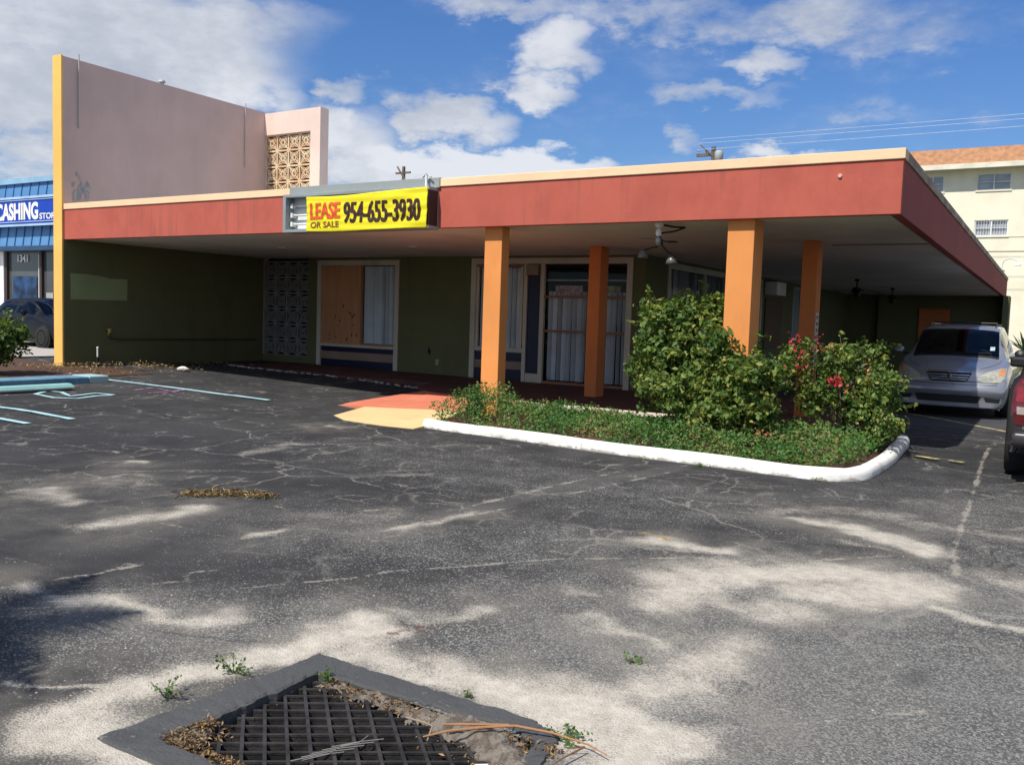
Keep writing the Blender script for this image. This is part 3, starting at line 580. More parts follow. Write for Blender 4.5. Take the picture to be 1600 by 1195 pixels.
# ---- side window, sign, board and door on the long wall
def fx(name, y0, y1, z0, z1, wd, matl, parent):
    return MB().box(WX-.06, WX+.03, y0, y0+wd, z0, z1).box(WX-.06, WX+.03, y1-wd, y1, z0, z1).box(WX-.06, WX+.03, y0+wd, y1-wd, z1-wd, z1).box(WX-.06, WX+.03, y0+wd, y1-wd, z0, z0+wd).build(name, matl, parent, .004)
w2 = fx('window', 18.0, 25.2, .9, 2.87, .13, FRAME, B)
blinds(18.15, 25.05, 1.02, 2.74, 7.28, w2, .1, swap=True)
SGL = bpy.data.materials.new('side_glass'); SGL.use_nodes = True; glassify(SGL, (.9, .92, .93), 1.03)
MB().box(WX-.055, WX-.048, 18.13, 25.07, 1.03, 2.74).build('pane', SGL, w2)
for y in (20.4, 22.8): MB().box(WX-.05, WX+.01, y, y+.07, 1.03, 2.74).build('mullion', FRAME, w2, .003)
d2 = fx('side_door', 28.7, 29.7, .12, 2.85, .1, mat('pale_blue_frame', (.34, .40, .42), .6), B)
MB().box(WX-.05, WX-.01, 28.8, 29.6, .22, 2.75).build('door_leaf', mat('pale_door', (.22, .26, .28), .6), d2)
MB().box(WX+.003, WX+.35, 25.5, 26.5, 2.46, 2.84).build('wall_unit', WHITE, B, .01)
MB().box(WX+.003, WX+.04, 25.55, 27.4, .9, 2.38).build('notice_board', mat('brown_board', (.10, .06, .04), .7), B, .006)
# wall bits
MB().box(-12.37, -12.27, BY-.03, BY-.001, .40, .54).build('outlet_box', mat('beige_box', (.35, .32, .24), .6), B, .006)
n = 11; MB().add([(-12.58+.06*math.cos(i*2*math.pi/n)*random.uniform(.4, 1), BY-.003, .72+.11*math.sin(i*2*math.pi/n)*random.uniform(.5, 1)) for i in range(n)], [tuple(range(n))]).build('wall_hole', DARK, B)
# columns
def column(x0, y0, w_, d_, z0, matl, name='column', plate=False):
    o = MB().box(x0, x0+w_, y0, y0+d_, z0, SZ-.003).build(name, matl, B, .008)
    return o
column(-7.49, 11.34, .31, .22, 0, ORANGE); column(-3.69, 11.30, .35, .42, 0, ORANGE)
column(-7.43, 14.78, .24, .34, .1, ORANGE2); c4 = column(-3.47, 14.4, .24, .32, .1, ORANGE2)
s4 = box('name_strip', mat('pale_strip_sign', (.50, .47, .40), .6, var=.1), c4, -3.229, -3.218, 14.44, 14.62, .95, 1.81, .002)
mb = MB()
for k in range(8): z = .99+k*.103; mb.box(-3.2155, -3.214, 14.48, 14.58, z, z+.055)
mb.build('strip_marks', mat('strip_mark', (.16, .10, .08), .7, var=.3), s4)
# recessed soffit lights
for x, y in ((-11.11, 14.2), (-14.56, 13.97), (-6.2, 20.5)): 
    MB().lathe([(.085, 0), (.085, -.012), (.06, -.014), (.055, .0)], (x, y, SZ-.001), 20).build('recessed_light', WHITE, B)
# soffit beam line where the wing begins
MB().box(-3.2, -1.76, 15.2, 15.26, SZ-.012, SZ-.001).build('soffit_joint', mat('joint_strip', (.2, .17, .15), .8), B)

# ================================================================ lightbox sign on the fascia and the banner over it
S = thing('sign_cabinet', 'empty grey lightbox sign set in the red fascia, white tubes showing beside the banner', 'sign cabinet', (-9.84, 11.0, 2.9))
S.location = (0, 0, 0)
MB().box(-11.4, -8.28, 10.95, 11.18, 2.90, 2.95).box(-11.4, -8.28, 10.95, 11.18, 3.49, 3.54).box(-11.4, -11.33, 10.95, 11.18, 2.95, 3.49).box(-11.4, -8.28, 11.18, 11.22, 2.90, 3.54).build('cabinet', GREY, S, .004)
MB().box(-8.33, -8.28, 10.95, 11.18, 2.951, 3.489).build('end_panel', mat('dark_brown_metal', (.035, .025, .022), .6), S, .003)
MB().box(-11.33, -8.34, 11.15, 11.178, 2.951, 3.489).build('reflector', mat('white_reflector', (.75, .76, .74), .4, var=.1), S)
for z in (3.05, 3.2, 3.36): MB().tube([(-11.28, 11.08, z), (-8.4, 11.08, z)], .019, 12).build('fluorescent_tube', WHITE, S, smooth=True)
for z in (3.05, 3.2, 3.36): MB().box(-11.31, -11.26, 11.04, 11.14, z-.04, z+.04).build('tube_socket', WHITE, S, .004)
MB().box(-11.46, -8.24, 11.16, 11.42, 3.545, 3.70).build('flashing', stained('grey_flashing', (.28, .31, .30), (.4, .42, .38), .5, (2, 2, 2)), S, .006)
MB().tube([(-8.45, 11.1, 3.5), (-8.45, 11.1, 3.74)], .02, 8).build('mount_post', WHITE, S)
MB().tube([(-8.52, 11.1, 3.7), (-8.44, 11.1, 3.76), (-8.36, 11.1, 3.7)], .014, 8).build('mount_hook', GREY, S)
BN = thing('lease_banner', 'yellow vinyl lease banner with phone number tied over the sign cabinet', 'banner', (0, 0, 0))
bx0, bx1, bz0, bz1 = -10.82, -8.30, 2.905, 3.475
nu, nv = 90, 26; vs = []
def ban_y(u, v): return 10.925 + .006*math.sin(u*9+v*5) + .005*math.sin((u-v)*14)*sm((u-.45)/.3) + .003*math.sin(v*30+u*7) - .004*math.sin(math.pi*u)
for j in range(nv+1):
    for i in range(nu+1):
        u, v = i/nu, j/nv
        z = bz0 + (bz1-bz0)*v + (.05*(u**3)*v) - .012*math.sin(math.pi*u)*(1-v)-.01*math.sin(math.pi*2*u)
        vs.append((bx0+(bx1-bx0)*u+.01*math.sin(v*3), ban_y(u, v), z))
fs = [(j*(nu+1)+i, j*(nu+1)+i+1, (j+1)*(nu+1)+i+1, (j+1)*(nu+1)+i) for j in range(nv) for i in range(nu)]
o = MB().add(vs, fs).build('banner_sheet', mat('yellow_vinyl', (.86, .74, .02), .45, var=.04), BN, smooth=True)
md = o.modifiers.new('thick', 'SOLIDIFY'); md.thickness = .002; md.offset = 0
def ban_text(s, x0, wd, z0, size, colr, off, nm, fat=0):
    o = text_mesh(s, size, nm, mat(nm+'_ink', colr, .5, var=0), BN, (0, 0, 0), (0, 0, 0), sx=wd, offset=off, extrude=.0)
    bm = bmesh.new(); bm.from_mesh(o.data)
    if fat:
        g0 = bm.faces[:]
        for sg in (-1, 1):
            dpl = bmesh.ops.duplicate(bm, geom=g0)['geom']
            for v in dpl:
                if isinstance(v, bmesh.types.BMVert): v.co.x += sg*fat; v.co.z = sg*.0004
    bmesh.ops.triangulate(bm, faces=bm.faces)
    for _ in range(4):
        es = [e for e in bm.edges if e.calc_length() > .03]
        if es: bmesh.ops.subdivide_edges(bm, edges=es, cuts=1); bmesh.ops.triangulate(bm, faces=bm.faces)
    zs = [v.co.y for v in bm.verts]; lo = min(zs)
    for v in bm.verts:
        x, z = x0+v.co.x, z0+(v.co.y-lo); u, v_ = (x-bx0)/(bx1-bx0), (z-bz0)/(bz1-bz0)
        v.co = (x, ban_y(u, v_)-.0085+v.co.z, z)
    bm.to_mesh(o.data); bm.free(); return o
ban_text('LEASE', bx0+.10, .66, 3.10, .37, (.72, .10, .03), .006, 'lease_lettering', .010)
ban_text('OR SALE', bx0+.10, .64, 2.96, .13, (.22, .09, .02), .003, 'sale_lettering')
ban_text('954-655-3930', bx0+.85, 1.55, 3.02, .47, (.05, .02, .015), .004, 'phone_lettering', .013)

# ================================================================ walkway slab, ramps, kerbs, planting bed
def fz(x, y): return .15+.06*sm((-11-x)/6)
walk = [(-8.9, 12.95), (-2.45, 12.95), (-2.45, 16.0), (-2.45, 17.4), (-2.45, 18.0), (-7.15, 18.0), (-7.15, 16.8), (-17.2, 16.8), (-17.3, 14.75), (-16.0, 14.62), (-14.9, 14.85), (-13.2, 14.72), (-12.1, 14.95), (-11.1, 14.9), (-10.75, 14.0), (-9.9, 13.2)]
def patchy_prism(name, poly, zf, matl, bevel=.012):
    o = MB().prism(poly, -.05, zf).build(name, matl, None, bevel); tag(o, kind='structure'); return o
patchy_prism('walkway', walk, fz, FLOOR)
MB_ = MB()
xs = np.arange(-8.3, -2.0, .21)
k_ = MB().box(-8.6, -2.43, 12.86, 12.948, -.05, .158).box(-5.2, -5.0, 12.55, 12.86, -.05, .15); tag(k_.build('walkway_edge', stained('worn_white_edge', (.66, .60, .50), (.40, .33, .26), .6, (3, 3, 3)), None, .012), kind='structure')
def ramp(name, poly, zs, matl):
    n = len(poly); c_ = (sum(p[0] for p in poly)/n, sum(p[1] for p in poly)/n); cz = sum(zs)/n
    mb = MB(); vs = [(p[0], p[1], z) for p, z in zip(poly, zs)] + [(p[0], p[1], -.03+gh(p[0])) for p in poly] + [(c_[0], c_[1], cz+.004)]
    mb.add(vs, [(i, (i+1) % n, 2*n) for i in range(n)] + [(i, n+i, n+(i+1) % n, (i+1) % n) for i in range(n)])
    o = mb.build(name, matl); tag(o, kind='structure'); return o
ramp('entrance_ramp', [(-10.20, 11.0), (-9.38, 10.83), (-8.14, 11.15), (-7.7, 11.2), (-7.7, 12.94), (-8.9, 12.94), (-9.88, 13.19), (-10.1, 13.42), (-10.35, 12.3)], [.02, .075, .10, .10, .148, .148, .15, .14, .05], RAMPM)
ramp('yellow_ramp', [(-9.22, 9.95), (-8.75, 9.66), (-7.95, 9.58), (-7.42, 9.60), (-7.42, 10.3), (-7.75, 11.19), (-8.14, 11.14), (-9.37, 10.82)], [.012, .008, .008, .01, .06, .098, .096, .07], RAMPY)
# broken concrete crumbs along the walkway's left edge
mb = MB()
for k in range(150):
    x = random.uniform(-17, -11); y = 14.72+.12*math.sin(x*1.3)-random.random()*.18; s_ = random.uniform(.012, .05)
    mb.add([(x+s_*random.uniform(.6, 1.2)*a, y+s_*random.uniform(.6, 1.2)*b_, gh(x)+.005+s_*.6*c_) for a, b_, c_ in ((-1, -1, 0), (1, -1, 0), (1, 1, 0), (-1, 1, 0), (-.5, -.6, 1), (.6, -.4, 1.1), (.4, .6, .9), (-.6, .4, 1))],
           [(0, 1, 5, 4), (1, 2, 6, 5), (2, 3, 7, 6), (3, 0, 4, 7), (4, 5, 6, 7)])
tag(mb.build('concrete_crumbs', CONC), kind='stuff')
# white kerb round the planting bed
kp = [(-7.50, 9.93), (-7.35, 9.80), (-6.49, 9.70), (-5.4, 9.62), (-4.39, 9.52), (-3.3, 9.46), (-2.6, 9.40), (-2.15, 9.38), (-1.88, 9.43), (-1.67, 9.58), (-1.56, 9.82), (-1.52, 10.15), (-1.50, 11.1), (-1.53, 12.0), (-1.56, 12.8), (-1.60, 13.3)]
def smooth_path(P, n=8):
    P = [np.array(p) for p in P]; out = []
    for i in range(len(P)-1):
        p0, p1, p2, p3 = P[max(i-1, 0)], P[i], P[i+1], P[min(i+2, len(P)-1)]
        for k in range(n):
            u = k/n; out.append(.5*((2*p1)+(-p0+p2)*u+(2*p0-5*p1+4*p2-p3)*u*u+(-p0+3*p1-3*p2+p3)*u**3))
    return out+[P[-1]]
kpp = smooth_path(kp)
prof = [(0, -.05), (0, .055), (.012, .095), (.04, .120), (.10, .126), (.145, .118), (.165, .09), (.17, -.02)]
mb = MB(); vs = []
for i, p in enumerate(kpp):
    d = kpp[min(i+1, len(kpp)-1)]-kpp[max(i-1, 0)]; d = d/np.hypot(*d); nrm = np.array([-d[1], d[0]])
    wob = .004*math.sin(i*.37)+.003*math.sin(i*.17)
    end = .0 if 2 < i else -.035*(3-i)/3
    for (o_, z) in prof: x, y = p+nrm*(o_+wob); vs.append((x, y, z+(end+.004*math.sin(i*.31+o_*9) if z > .03 else 0)))
n = len(prof)
mb.add(vs, [(i*n+k, i*n+k+1, (i+1)*n+k+1, (i+1)*n+k) for i in range(len(kpp)-1) for k in range(n-1)] + [tuple(range(n)), tuple(range(len(vs)-n, len(vs)))])
tag(mb.build('kerb', WHITEK, None, 0, True), kind='structure')
bed = [(-7.3, 9.95), (-6.4, 9.86), (-4.4, 9.68), (-2.3, 9.54), (-1.75, 9.75), (-1.68, 10.2), (-1.66, 12.8), (-7.55, 12.8), (-7.62, 10.6)]
tag(MB().prism(bed, -.02, lambda x, y: .07).build('planting_soil', MULCH), kind='structure')
# blue painted kerb and wheel stop on the left
BLUEK = stained('blue_kerb_paint', (.13, .27, .36), (.06, .13, .22), .6, (2, 3, 2), .45, .65)
tag(MB().box(-15.32, -14.75, 3.5, 9.55, 0, .265).build('blue_kerb', BLUEK, None, .02), kind='structure')
tag(MB().box(-15.32, -14.77, 9.56, 9.95, 0, .272).build('pale_kerb_end', stained('pale_blue_kerb', (.36, .52, .54), (.2, .34, .40), .6, (5, 5, 3)), None, .02), kind='structure')
TEAL = stained('teal_paint', (.30, .56, .53), (.22, .42, .42), .4, (2, 2, 2))
ws = MB().add([(-14.10, 6.95, .17), (-13.88, 6.95, .17), (-13.93, 6.98, .24), (-14.05, 6.98, .24), (-14.10, 8.75, .17), (-13.88, 8.75, .17), (-13.93, 8.70, .24), (-14.05, 8.70, .24)],
              [(0, 1, 2, 3), (4, 7, 6, 5), (1, 5, 6, 2), (2, 6, 7, 3), (3, 7, 4, 0), (0, 4, 5, 1)]).build('wheel_stop', TEAL, None, .015)
tag(ws, 'pale teal concrete wheel stop in front of the blue kerb', 'wheel stop')
# ================================================================ vegetation
def leaf_mat(name, cols, trans=.3, rough=.5):
    m = bpy.data.materials.new(name); m.use_nodes = True; t = NT(m.node_tree); b = t.N['Principled BSDF']
    a = t.new('ShaderNodeAttribute'); a.attribute_name = 'tone'
    r = t.new('ShaderNodeValToRGB'); el_ = r.color_ramp.elements
    while len(el_) < len(cols): el_.new(.5)
    for i, (p, c) in enumerate(cols): el_[i].position = p; el_[i].color = (*c, 1)
    t.L.new(a.outputs['Fac'], r.inputs[0]); t.L.new(r.outputs[0], b.inputs['Base Color'])
    b.inputs['Roughness'].default_value = rough; b.inputs['Specular IOR Level'].default_value = .3
    tr = t.new('ShaderNodeBsdfTranslucent'); t.L.new(t.mix(.5, r.outputs[0], (.20, .30, .03)), tr.inputs[0])
    mx = t.new('ShaderNodeMixShader'); mx.inputs[0].default_value = trans
    t.L.new(b.outputs[0], mx.inputs[1]); t.L.new(tr.outputs[0], mx.inputs[2]); t.L.new(mx.outputs[0], t.N['Material Output'].inputs[0])
    return m
def leaves(name, C_, Nrm, size, tone, matl, parent=None, aspect=.62, fold=.25, jit=.9):
    C_ = np.asarray(C_); n = len(C_); Nrm = np.asarray(Nrm)+rng.normal(0, jit, (n, 3)); Nrm /= np.linalg.norm(Nrm, axis=1)[:, None]
    a = rng.normal(0, 1, (n, 3)); a -= (a*Nrm).sum(1)[:, None]*Nrm; a /= np.linalg.norm(a, axis=1)[:, None]; b_ = np.cross(Nrm, a)
    s_ = (np.asarray(size)*rng.uniform(.42, 1.38, n))[:, None]
    v = np.stack([C_-a*s_*.5, C_-a*s_*.08+b_*s_*.5*aspect+Nrm*s_*fold*.5, C_+a*s_*.5-Nrm*s_*.1, C_-a*s_*.08-b_*s_*.5*aspect+Nrm*s_*fold*.5], 1).reshape(-1, 3)
    i0 = np.arange(n)*4; f = np.stack([i0, i0+1, i0+2, i0, i0+2, i0+3], 1).reshape(-1)
    me = bpy.data.meshes.new(name); me.vertices.add(n*4); me.vertices.foreach_set('co', v.ravel())
    me.loops.add(len(f)); me.loops.foreach_set('vertex_index', f.astype(np.int32))
    me.polygons.add(n*2); me.polygons.foreach_set('loop_start', np.arange(0, len(f), 3, dtype=np.int32)); me.update(calc_edges=True)
    at = me.attributes.new('tone', 'FLOAT', 'POINT'); at.data.foreach_set('value', np.repeat(np.clip(tone, 0, 1), 4).astype(np.float32))
    me.materials.append(matl); o = bpy.data.objects.new(name, me); COL.objects.link(o)
    if parent: o.parent = parent
    return o
def lumpy(P, f=3., seed=0.):
    return (np.sin(P[:, 0]*f*1.7+seed)*np.sin(P[:, 1]*f*1.3+seed*2)*np.sin(P[:, 2]*f*1.9+seed*.7) + .6*np.sin(P[:, 0]*f*3.9+P[:, 2]*f*3.1+seed)*np.sin(P[:, 1]*f*3.3-seed))
def cloud(blobs, n, seed=0., amp=.22, shell=.45, tuft=True):
    if tuft:
        bb = []
        for b in blobs:
            bb.append((*b[:3], b[3]*.72, b[4]*.72, b[5]*.72))
            k = max(7, int(26*(b[3]*b[4]*b[5])**.5/.25))
            for _ in range(k):
                d = rng.normal(0, 1, 3); d[2] = d[2]*.9+.15; d /= np.linalg.norm(d); r = rng.uniform(.08, .17)*(1 if b[3] > .2 else .5)
                q = np.array(b[:3])+d*np.array(b[3:6])*rng.uniform(.72, 1.02); bb.append((*q, r*1.2, r*1.2, r*.85))
        blobs = bb
    vol = np.array([b[3]*b[4]*b[5] for b in blobs])**.75; cnt = (n*vol/vol.sum()).astype(int); Cs = []; Ns = []; D = []
    for b, k in zip(blobs, cnt):
        d = rng.normal(0, 1, (k, 3)); d /= np.linalg.norm(d, axis=1)[:, None]
        r = rng.random(k)**shell
        lm = 1+amp*lumpy(d*1.2+np.array(b[:3]), 2.6, seed)
        # sprigs that break the outline
        sp_ = (rng.random(k) < .07)*rng.uniform(0, .18, k)
        rr = r*lm+sp_
        Cs.append(np.array(b[:3])+d*rr[:, None]*np.array(b[3:6])); Ns.append(d+np.array([0, 0, .5])); D.append(rr)
    return np.concatenate(Cs), np.concatenate(Ns), np.concatenate(D)
BOUG = leaf_mat('bougainvillea_leaf', [(0, (.022, .055, .014)), (.45, (.060, .125, .026)), (.8, (.16, .23, .045)), (1, (.34, .32, .07))])
COVER = leaf_mat('ground_cover_leaf', [(0, (.024, .075, .018)), (.5, (.055, .155, .032)), (.85, (.12, .22, .045)), (1, (.26, .20, .08))], .25)
REDF = leaf_mat('bract', [(0, (.36, .015, .03)), (1, (.68, .05, .07))], .3)
PALEF = leaf_mat('faded_bract', [(0, (.45, .14, .07)), (1, (.62, .30, .18))], .3)
BARK = stained('bark', (.13, .095, .065), (.07, .05, .035), .6, (6, 6, 2), bump=.6)
def shrub(name, label, cat, base, blobs, n, size, matl, seed, flowers=(), group=None, tone_mu=.58):
    T = thing(name, label, cat, base, group); bx, by, bz = base
    bl = [(b[0]-bx, b[1]-by, b[2]-bz, *b[3:]) for b in blobs]
    C_, N_, D = cloud(bl, n, seed)
    ok = C_[:, 2] > .02; C_, N_, D = C_[ok], N_[ok], D[ok]
    # tone varies from tuft to tuft, outermost leaves lighter
    tn = tone_mu + .20*lumpy(C_, 4.5, seed+3)+rng.normal(0, .16, len(C_)) + .12*(D > .95)
    mb = MB()
    if n > 3000:
        SPc = []
        for k in range(26):
            b = random.choice(bl); d = Vector((random.gauss(0, 1), random.gauss(-.3, 1), random.uniform(.2, 1.5))).normalized()
            p0 = Vector(b[:3])+Vector((d.x*b[3], d.y*b[4], d.z*b[5]))*.7; L = random.uniform(.16, .38); p1 = p0+d*L*.5; p2 = p0+d*L+Vector((random.uniform(-.06, .06), 0, -.03))
            mb.tube([p0, p1, p2], [.005, .004, .002], 5)
            for j in range(13): u = random.uniform(.25, 1.05); SPc.append(tuple(p0+(p2-p0)*u+Vector([random.gauss(0, .022) for _ in range(3)])))
        C_ = np.concatenate([C_, SPc]); N_ = np.concatenate([N_, np.tile([[0, -.3, 1.]], (len(SPc), 1))]); tn = np.concatenate([tn, .55+.4*rng.random(len(SPc))])
    leaves('foliage', C_, N_, size, tn, matl, T)
    for k in range(16):
        b = random.choice(bl); e = Vector((b[0]+random.uniform(-.7, .7)*b[3], b[1]+random.uniform(-.7, .7)*b[4], b[2]+random.uniform(-.2, .7)*b[5]))
        s0 = Vector((random.uniform(-.08, .08), random.uniform(-.08, .08), -.02)); mid = (s0+e)/2+Vector((random.uniform(-.1, .1), random.uniform(-.1, .1), .06))
        mb.tube([s0, mid, e], [.016, .010, .004], 6)
    mb.build('stems', BARK, T)
    for (nm, fm, pts, cnt, sp_, fs_) in flowers:
        for p in pts:
            P_ = np.array([p[0]-bx, p[1]-by, p[2]-bz])+rng.normal(0, sp_, (cnt, 3))
            tag(leaves(nm, P_, np.tile([[-.3, -1, .5]], (len(P_), 1)), fs_, rng.random(len(P_)), fm, T, .8), kind='stuff')
    return T
shrub('flowering_shrub', 'tall leafy shrub in front of the third orange column', 'shrub', (-4.05, 11.7, .05),
      [(-4.55, 11.75, 1.42, .50, .45, .50), (-4.22, 11.85, 1.72, .40, .36, .36), (-3.85, 11.75, 1.35, .46, .42, .42), (-4.75, 11.7, 1.0, .42, .42, .42), (-4.2, 11.6, .95, .62, .5, .5), (-3.95, 11.9, 1.75, .26, .26, .24), (-4.75, 11.8, 1.72, .22, .24, .18), (-3.6, 11.7, 1.05, .32, .3, .4), (-3.50, 11.05, 1.02, .30, .24, .30), (-3.22, 11.0, .98, .26, .24, .26), (-3.75, 11.1, 1.30, .28, .22, .26)],
      10500, .088, BOUG, 1.3, tone_mu=.62, flowers=[('faded_flowers', PALEF, [(-3.46, 11.45, 1.02), (-3.6, 11.4, 1.08)], 24, .06, .05)])
shrub('flowering_shrub', 'low spreading yellow green shrub between the tall shrub and the red flowered shrub', 'shrub', (-3.5, 11.0, .05),
      [(-4.2, 11.0, .62, .48, .40, .34), (-3.55, 11.05, .75, .55, .42, .42), (-3.12, 11.0, .85, .33, .36, .36), (-3.6, 10.9, .42, .75, .4, .30), (-3.05, 10.95, .38, .22, .30, .26)],
      6500, .076, BOUG, 4.1, [('faded_flowers', PALEF, [(-2.9, 10.6, .22), (-2.75, 10.6, .2)], 30, .07, .04)], tone_mu=.66)
shrub('flowering_shrub', 'shrub dotted with red flowers beside the minivan', 'shrub', (-2.3, 11.9, .05),
      [(-2.72, 11.9, .95, .40, .42, .42), (-2.2, 12.0, 1.02, .48, .46, .38), (-1.90, 12.0, .80, .30, .45, .36), (-2.3, 11.95, .62, .60, .4, .34), (-1.88, 11.8, .5, .30, .4, .38), (-1.74, 11.4, .38, .20, .4, .26), (-2.05, 12.1, 1.28, .16, .16, .14)],
      7600, .068, BOUG, 7.7, [('red_flowers', REDF, [(-2.28, 11.38, .93), (-2.22, 11.38, .92)], 26, .035, .05), ('red_flowers', REDF, [(-2.86, 11.75, 1.42), (-2.78, 11.6, 1.28), (-2.72, 11.5, 1.08), (-2.9, 11.5, .98), (-2.55, 11.6, 1.38)], 16, .05, .045),
                              ('faded_flowers', PALEF, [(-2.65, 11.5, 1.1), (-2.1, 11.5, .85), (-2.4, 11.6, 1.35), (-1.9, 11.5, 1.05)], 14, .05, .04)], tone_mu=.58)
# low ground cover filling the bed, right down to the kerb
def cover_h(x, y):
    f_ = .20+.07*math.sin(x*2.3+1)*math.sin(y*2.9)+.04*math.sin(x*6.1)*math.sin(y*5.3+x)
    f_ += .10*math.exp(-((x+6.9)**2/.3+(y-10.9)**2/.5))+.14*math.exp(-((x+2.2)**2/.25+(y-10.6)**2/.25))
    e = min(1, max(0, (y-(9.80-.055*(x+7)))/.35)); f_ *= (1-.55*sm((y-10.9)/1.1)*(x < -4.6))*(1+.45*sm((-6.0-x)/.6)); return max(.03, f_*sm(.25+.75*e))
PC = []; PN = []; TN = []
pts_b = np.array(bed)
while len(PC) < 27000:
    x = random.uniform(-7.55, -1.68); y = 9.6+3.1*random.random()**1.5
    ylo = 9.86-.06*(x+7.0) - .02
    if x > -1.95: ylo += .35*(x+1.95)/.25
    if x < -7.0: ylo += .35*(-7.0-x)
    if y < ylo+.05*math.sin(x*9): continue
    if y > 12.78: continue
    bare = math.exp(-((x+4.9)**2/.10+(y-10.05)**2/.08))+math.exp(-((x+6.05)**2/.02+(y-10.15)**2/.05))+.9*math.exp(-((x+2.85)**2/.12+(y-10.55)**2/.03))+.8*math.exp(-((x+7.35)**2/.02+(y-10.2)**2/.05))
    bare += .55*(math.sin(x*4.3+y*2)*math.sin(y*5.1-x*2.2) > .55)
    if random.random() < bare: continue
    hh = cover_h(x, y)*(1+.35*math.sin(x*11+y*3)*math.sin(y*13-x*4)); z = .06+hh*(1-.75*random.random()**2.2)+random.random()**6*.05
    PC.append((x, y, z)); PN.append((0, -.4, 1)); TN.append(.56+.30*math.sin(x*3.1+y*4.7)*math.sin(x*1.3-y*2.9)+random.gauss(0, .18)+(.35 if random.random() < .05 else 0)+.35*bare)
leaves('ground_cover', PC, PN, .042, np.array(TN), COVER); tag(bpy.data.objects['ground_cover'], 'dense low green ground cover filling the white kerbed bed', 'ground cover', kind='stuff')
shrub('young_shoot', 'small upright green shoot in front of the first orange column', 'plant', (-7.08, 10.6, .06),
      [(-7.08, 10.6, .50, .11, .1, .17), (-7.02, 10.6, .30, .17, .14, .22)], 420, .05, COVER, 2.2)
# bush on the mulch by the fin, at the frame's left edge
shrub('leafy_bush', 'round green bush on the mulch bed beside the blue kerb', 'shrub', (-16.9, 9.0, .22),
      [(-16.9, 9.0, .92, .50, .5, .36), (-17.1, 9.3, .75, .4, .45, .36), (-16.75, 8.8, .6, .42, .42, .38), (-16.6, 9.25, .85, .22, .24, .22)], 4200, .085, BOUG, 5.5, tone_mu=.42)
# dry litter by the fin wall
DRY = leaf_mat('dry_leaf', [(0, (.10, .05, .02)), (.5, (.26, .15, .06)), (1, (.50, .38, .20))], .1)
n = 900; X_ = rng.uniform(-18.1, -15.6, n); Y_ = rng.uniform(9.9, 12.9, n); keep_ = (rng.random(n) < .35+.65*np.exp(-((X_+17.3)**2)*1.2))
X_, Y_ = X_[keep_], Y_[keep_]; Zb = np.array([gh(a)+.06+.06*random.random()*math.exp(-((a+17.6)**2)*2) for a in X_])
leaves('dry_leaf_litter', np.stack([X_, Y_, Zb], 1), np.tile([[0, 0, 1.]], (len(X_), 1)), .065, .3+.7*rng.random(len(X_)), DRY, None, .3, jit=.5); tag(bpy.data.objects['dry_leaf_litter'], 'dry straw and fallen leaves at the foot of the fin wall', 'leaf litter', kind='stuff')
n = 700; X_ = rng.uniform(-18.1, -16.5, n)**1; Y_ = rng.uniform(12.5, 15.2, n); k_ = rng.random(n) < np.exp(-(X_+18.1)*1.6); X_, Y_ = X_[k_], Y_[k_]
leaves('dry_leaf_strip', np.stack([X_, Y_, np.array([gh(a)+.02 for a in X_])], 1), np.tile([[0, 0, 1.]], (len(X_), 1)), .08, rng.random(len(X_)), DRY, None, .3, jit=.4); tag(bpy.data.objects['dry_leaf_strip'], 'thin strip of dry leaves along the dark green wall', 'leaf litter', kind='stuff')
# straw windrow on the lot
n = 480; U_ = rng.random(n); X_ = -8.74+(-7.13+8.74)*U_ if False else None
SP = np.array(STRAW); k_ = rng.random(n)*(len(SP)-1.001); i_ = k_.astype(int); fr_ = (k_-i_)[:, None]
P_ = SP[i_]*(1-fr_)+SP[i_+1]*fr_+rng.normal(0, 1, (n, 2))*np.array([.07, .06])
leaves('straw_litter', np.concatenate([P_, np.full((n, 1), .012)+rng.random((n, 1))*.02], 1), np.tile([[0, 0, 1.]], (n, 1)), .06, .3+.7*rng.random(n), DRY, None, .14, jit=.35); tag(bpy.data.objects['straw_litter'], 'low windrow of dry straw washed across the asphalt at left', 'straw', kind='stuff')
# palm outside the left edge of the frame; only its shadow reaches the picture
PT = thing('palm_tree', 'slim palm left of the frame whose fronds shade the asphalt at the lower left', 'palm', (-5.02, -.72, 0))
MB().tube([(0, 0, -.05), (.06, 0, 1.3), (.04, .02, 2.6), (0, 0, 3.7)], [.17, .13, .11, .10], 12).build('trunk', BARK, PT)
mb = MB()
for k in range(17):
    a = 2*math.pi*k/17+random.uniform(-.1, .1); L = random.uniform(1.0, 1.3); up_ = random.uniform(.1, .9)
    pts = [Vector((math.cos(a)*L*u, math.sin(a)*L*u, 3.7+up_*L*u-.75*L*u*u)) for u in np.linspace(0, 1, 12)]
    mb.tube(pts, [.014]*6+[.008]*6, 5)
    for i in range(2, 12):
        p = pts[i]; d = (pts[i]-pts[i-1]).normalized(); s_ = d.cross(Vector((0, 0, 1))).normalized()
        for sg in (1, -1):
            for kk in range(2):
                q = p-d*.05*kk; ln = .34*math.sin(math.pi*min(.95, i/12+.08)); e = q+s_*sg*ln+d*ln*.7-Vector((0, 0, .12*ln)); ww = d*.032
                mb.add([q-ww, q+ww, e], [(0, 1, 2)])
palmM = mat('palm_frond', (.05, .10, .025), .5); o = mb.build('fronds', palmM, PT)

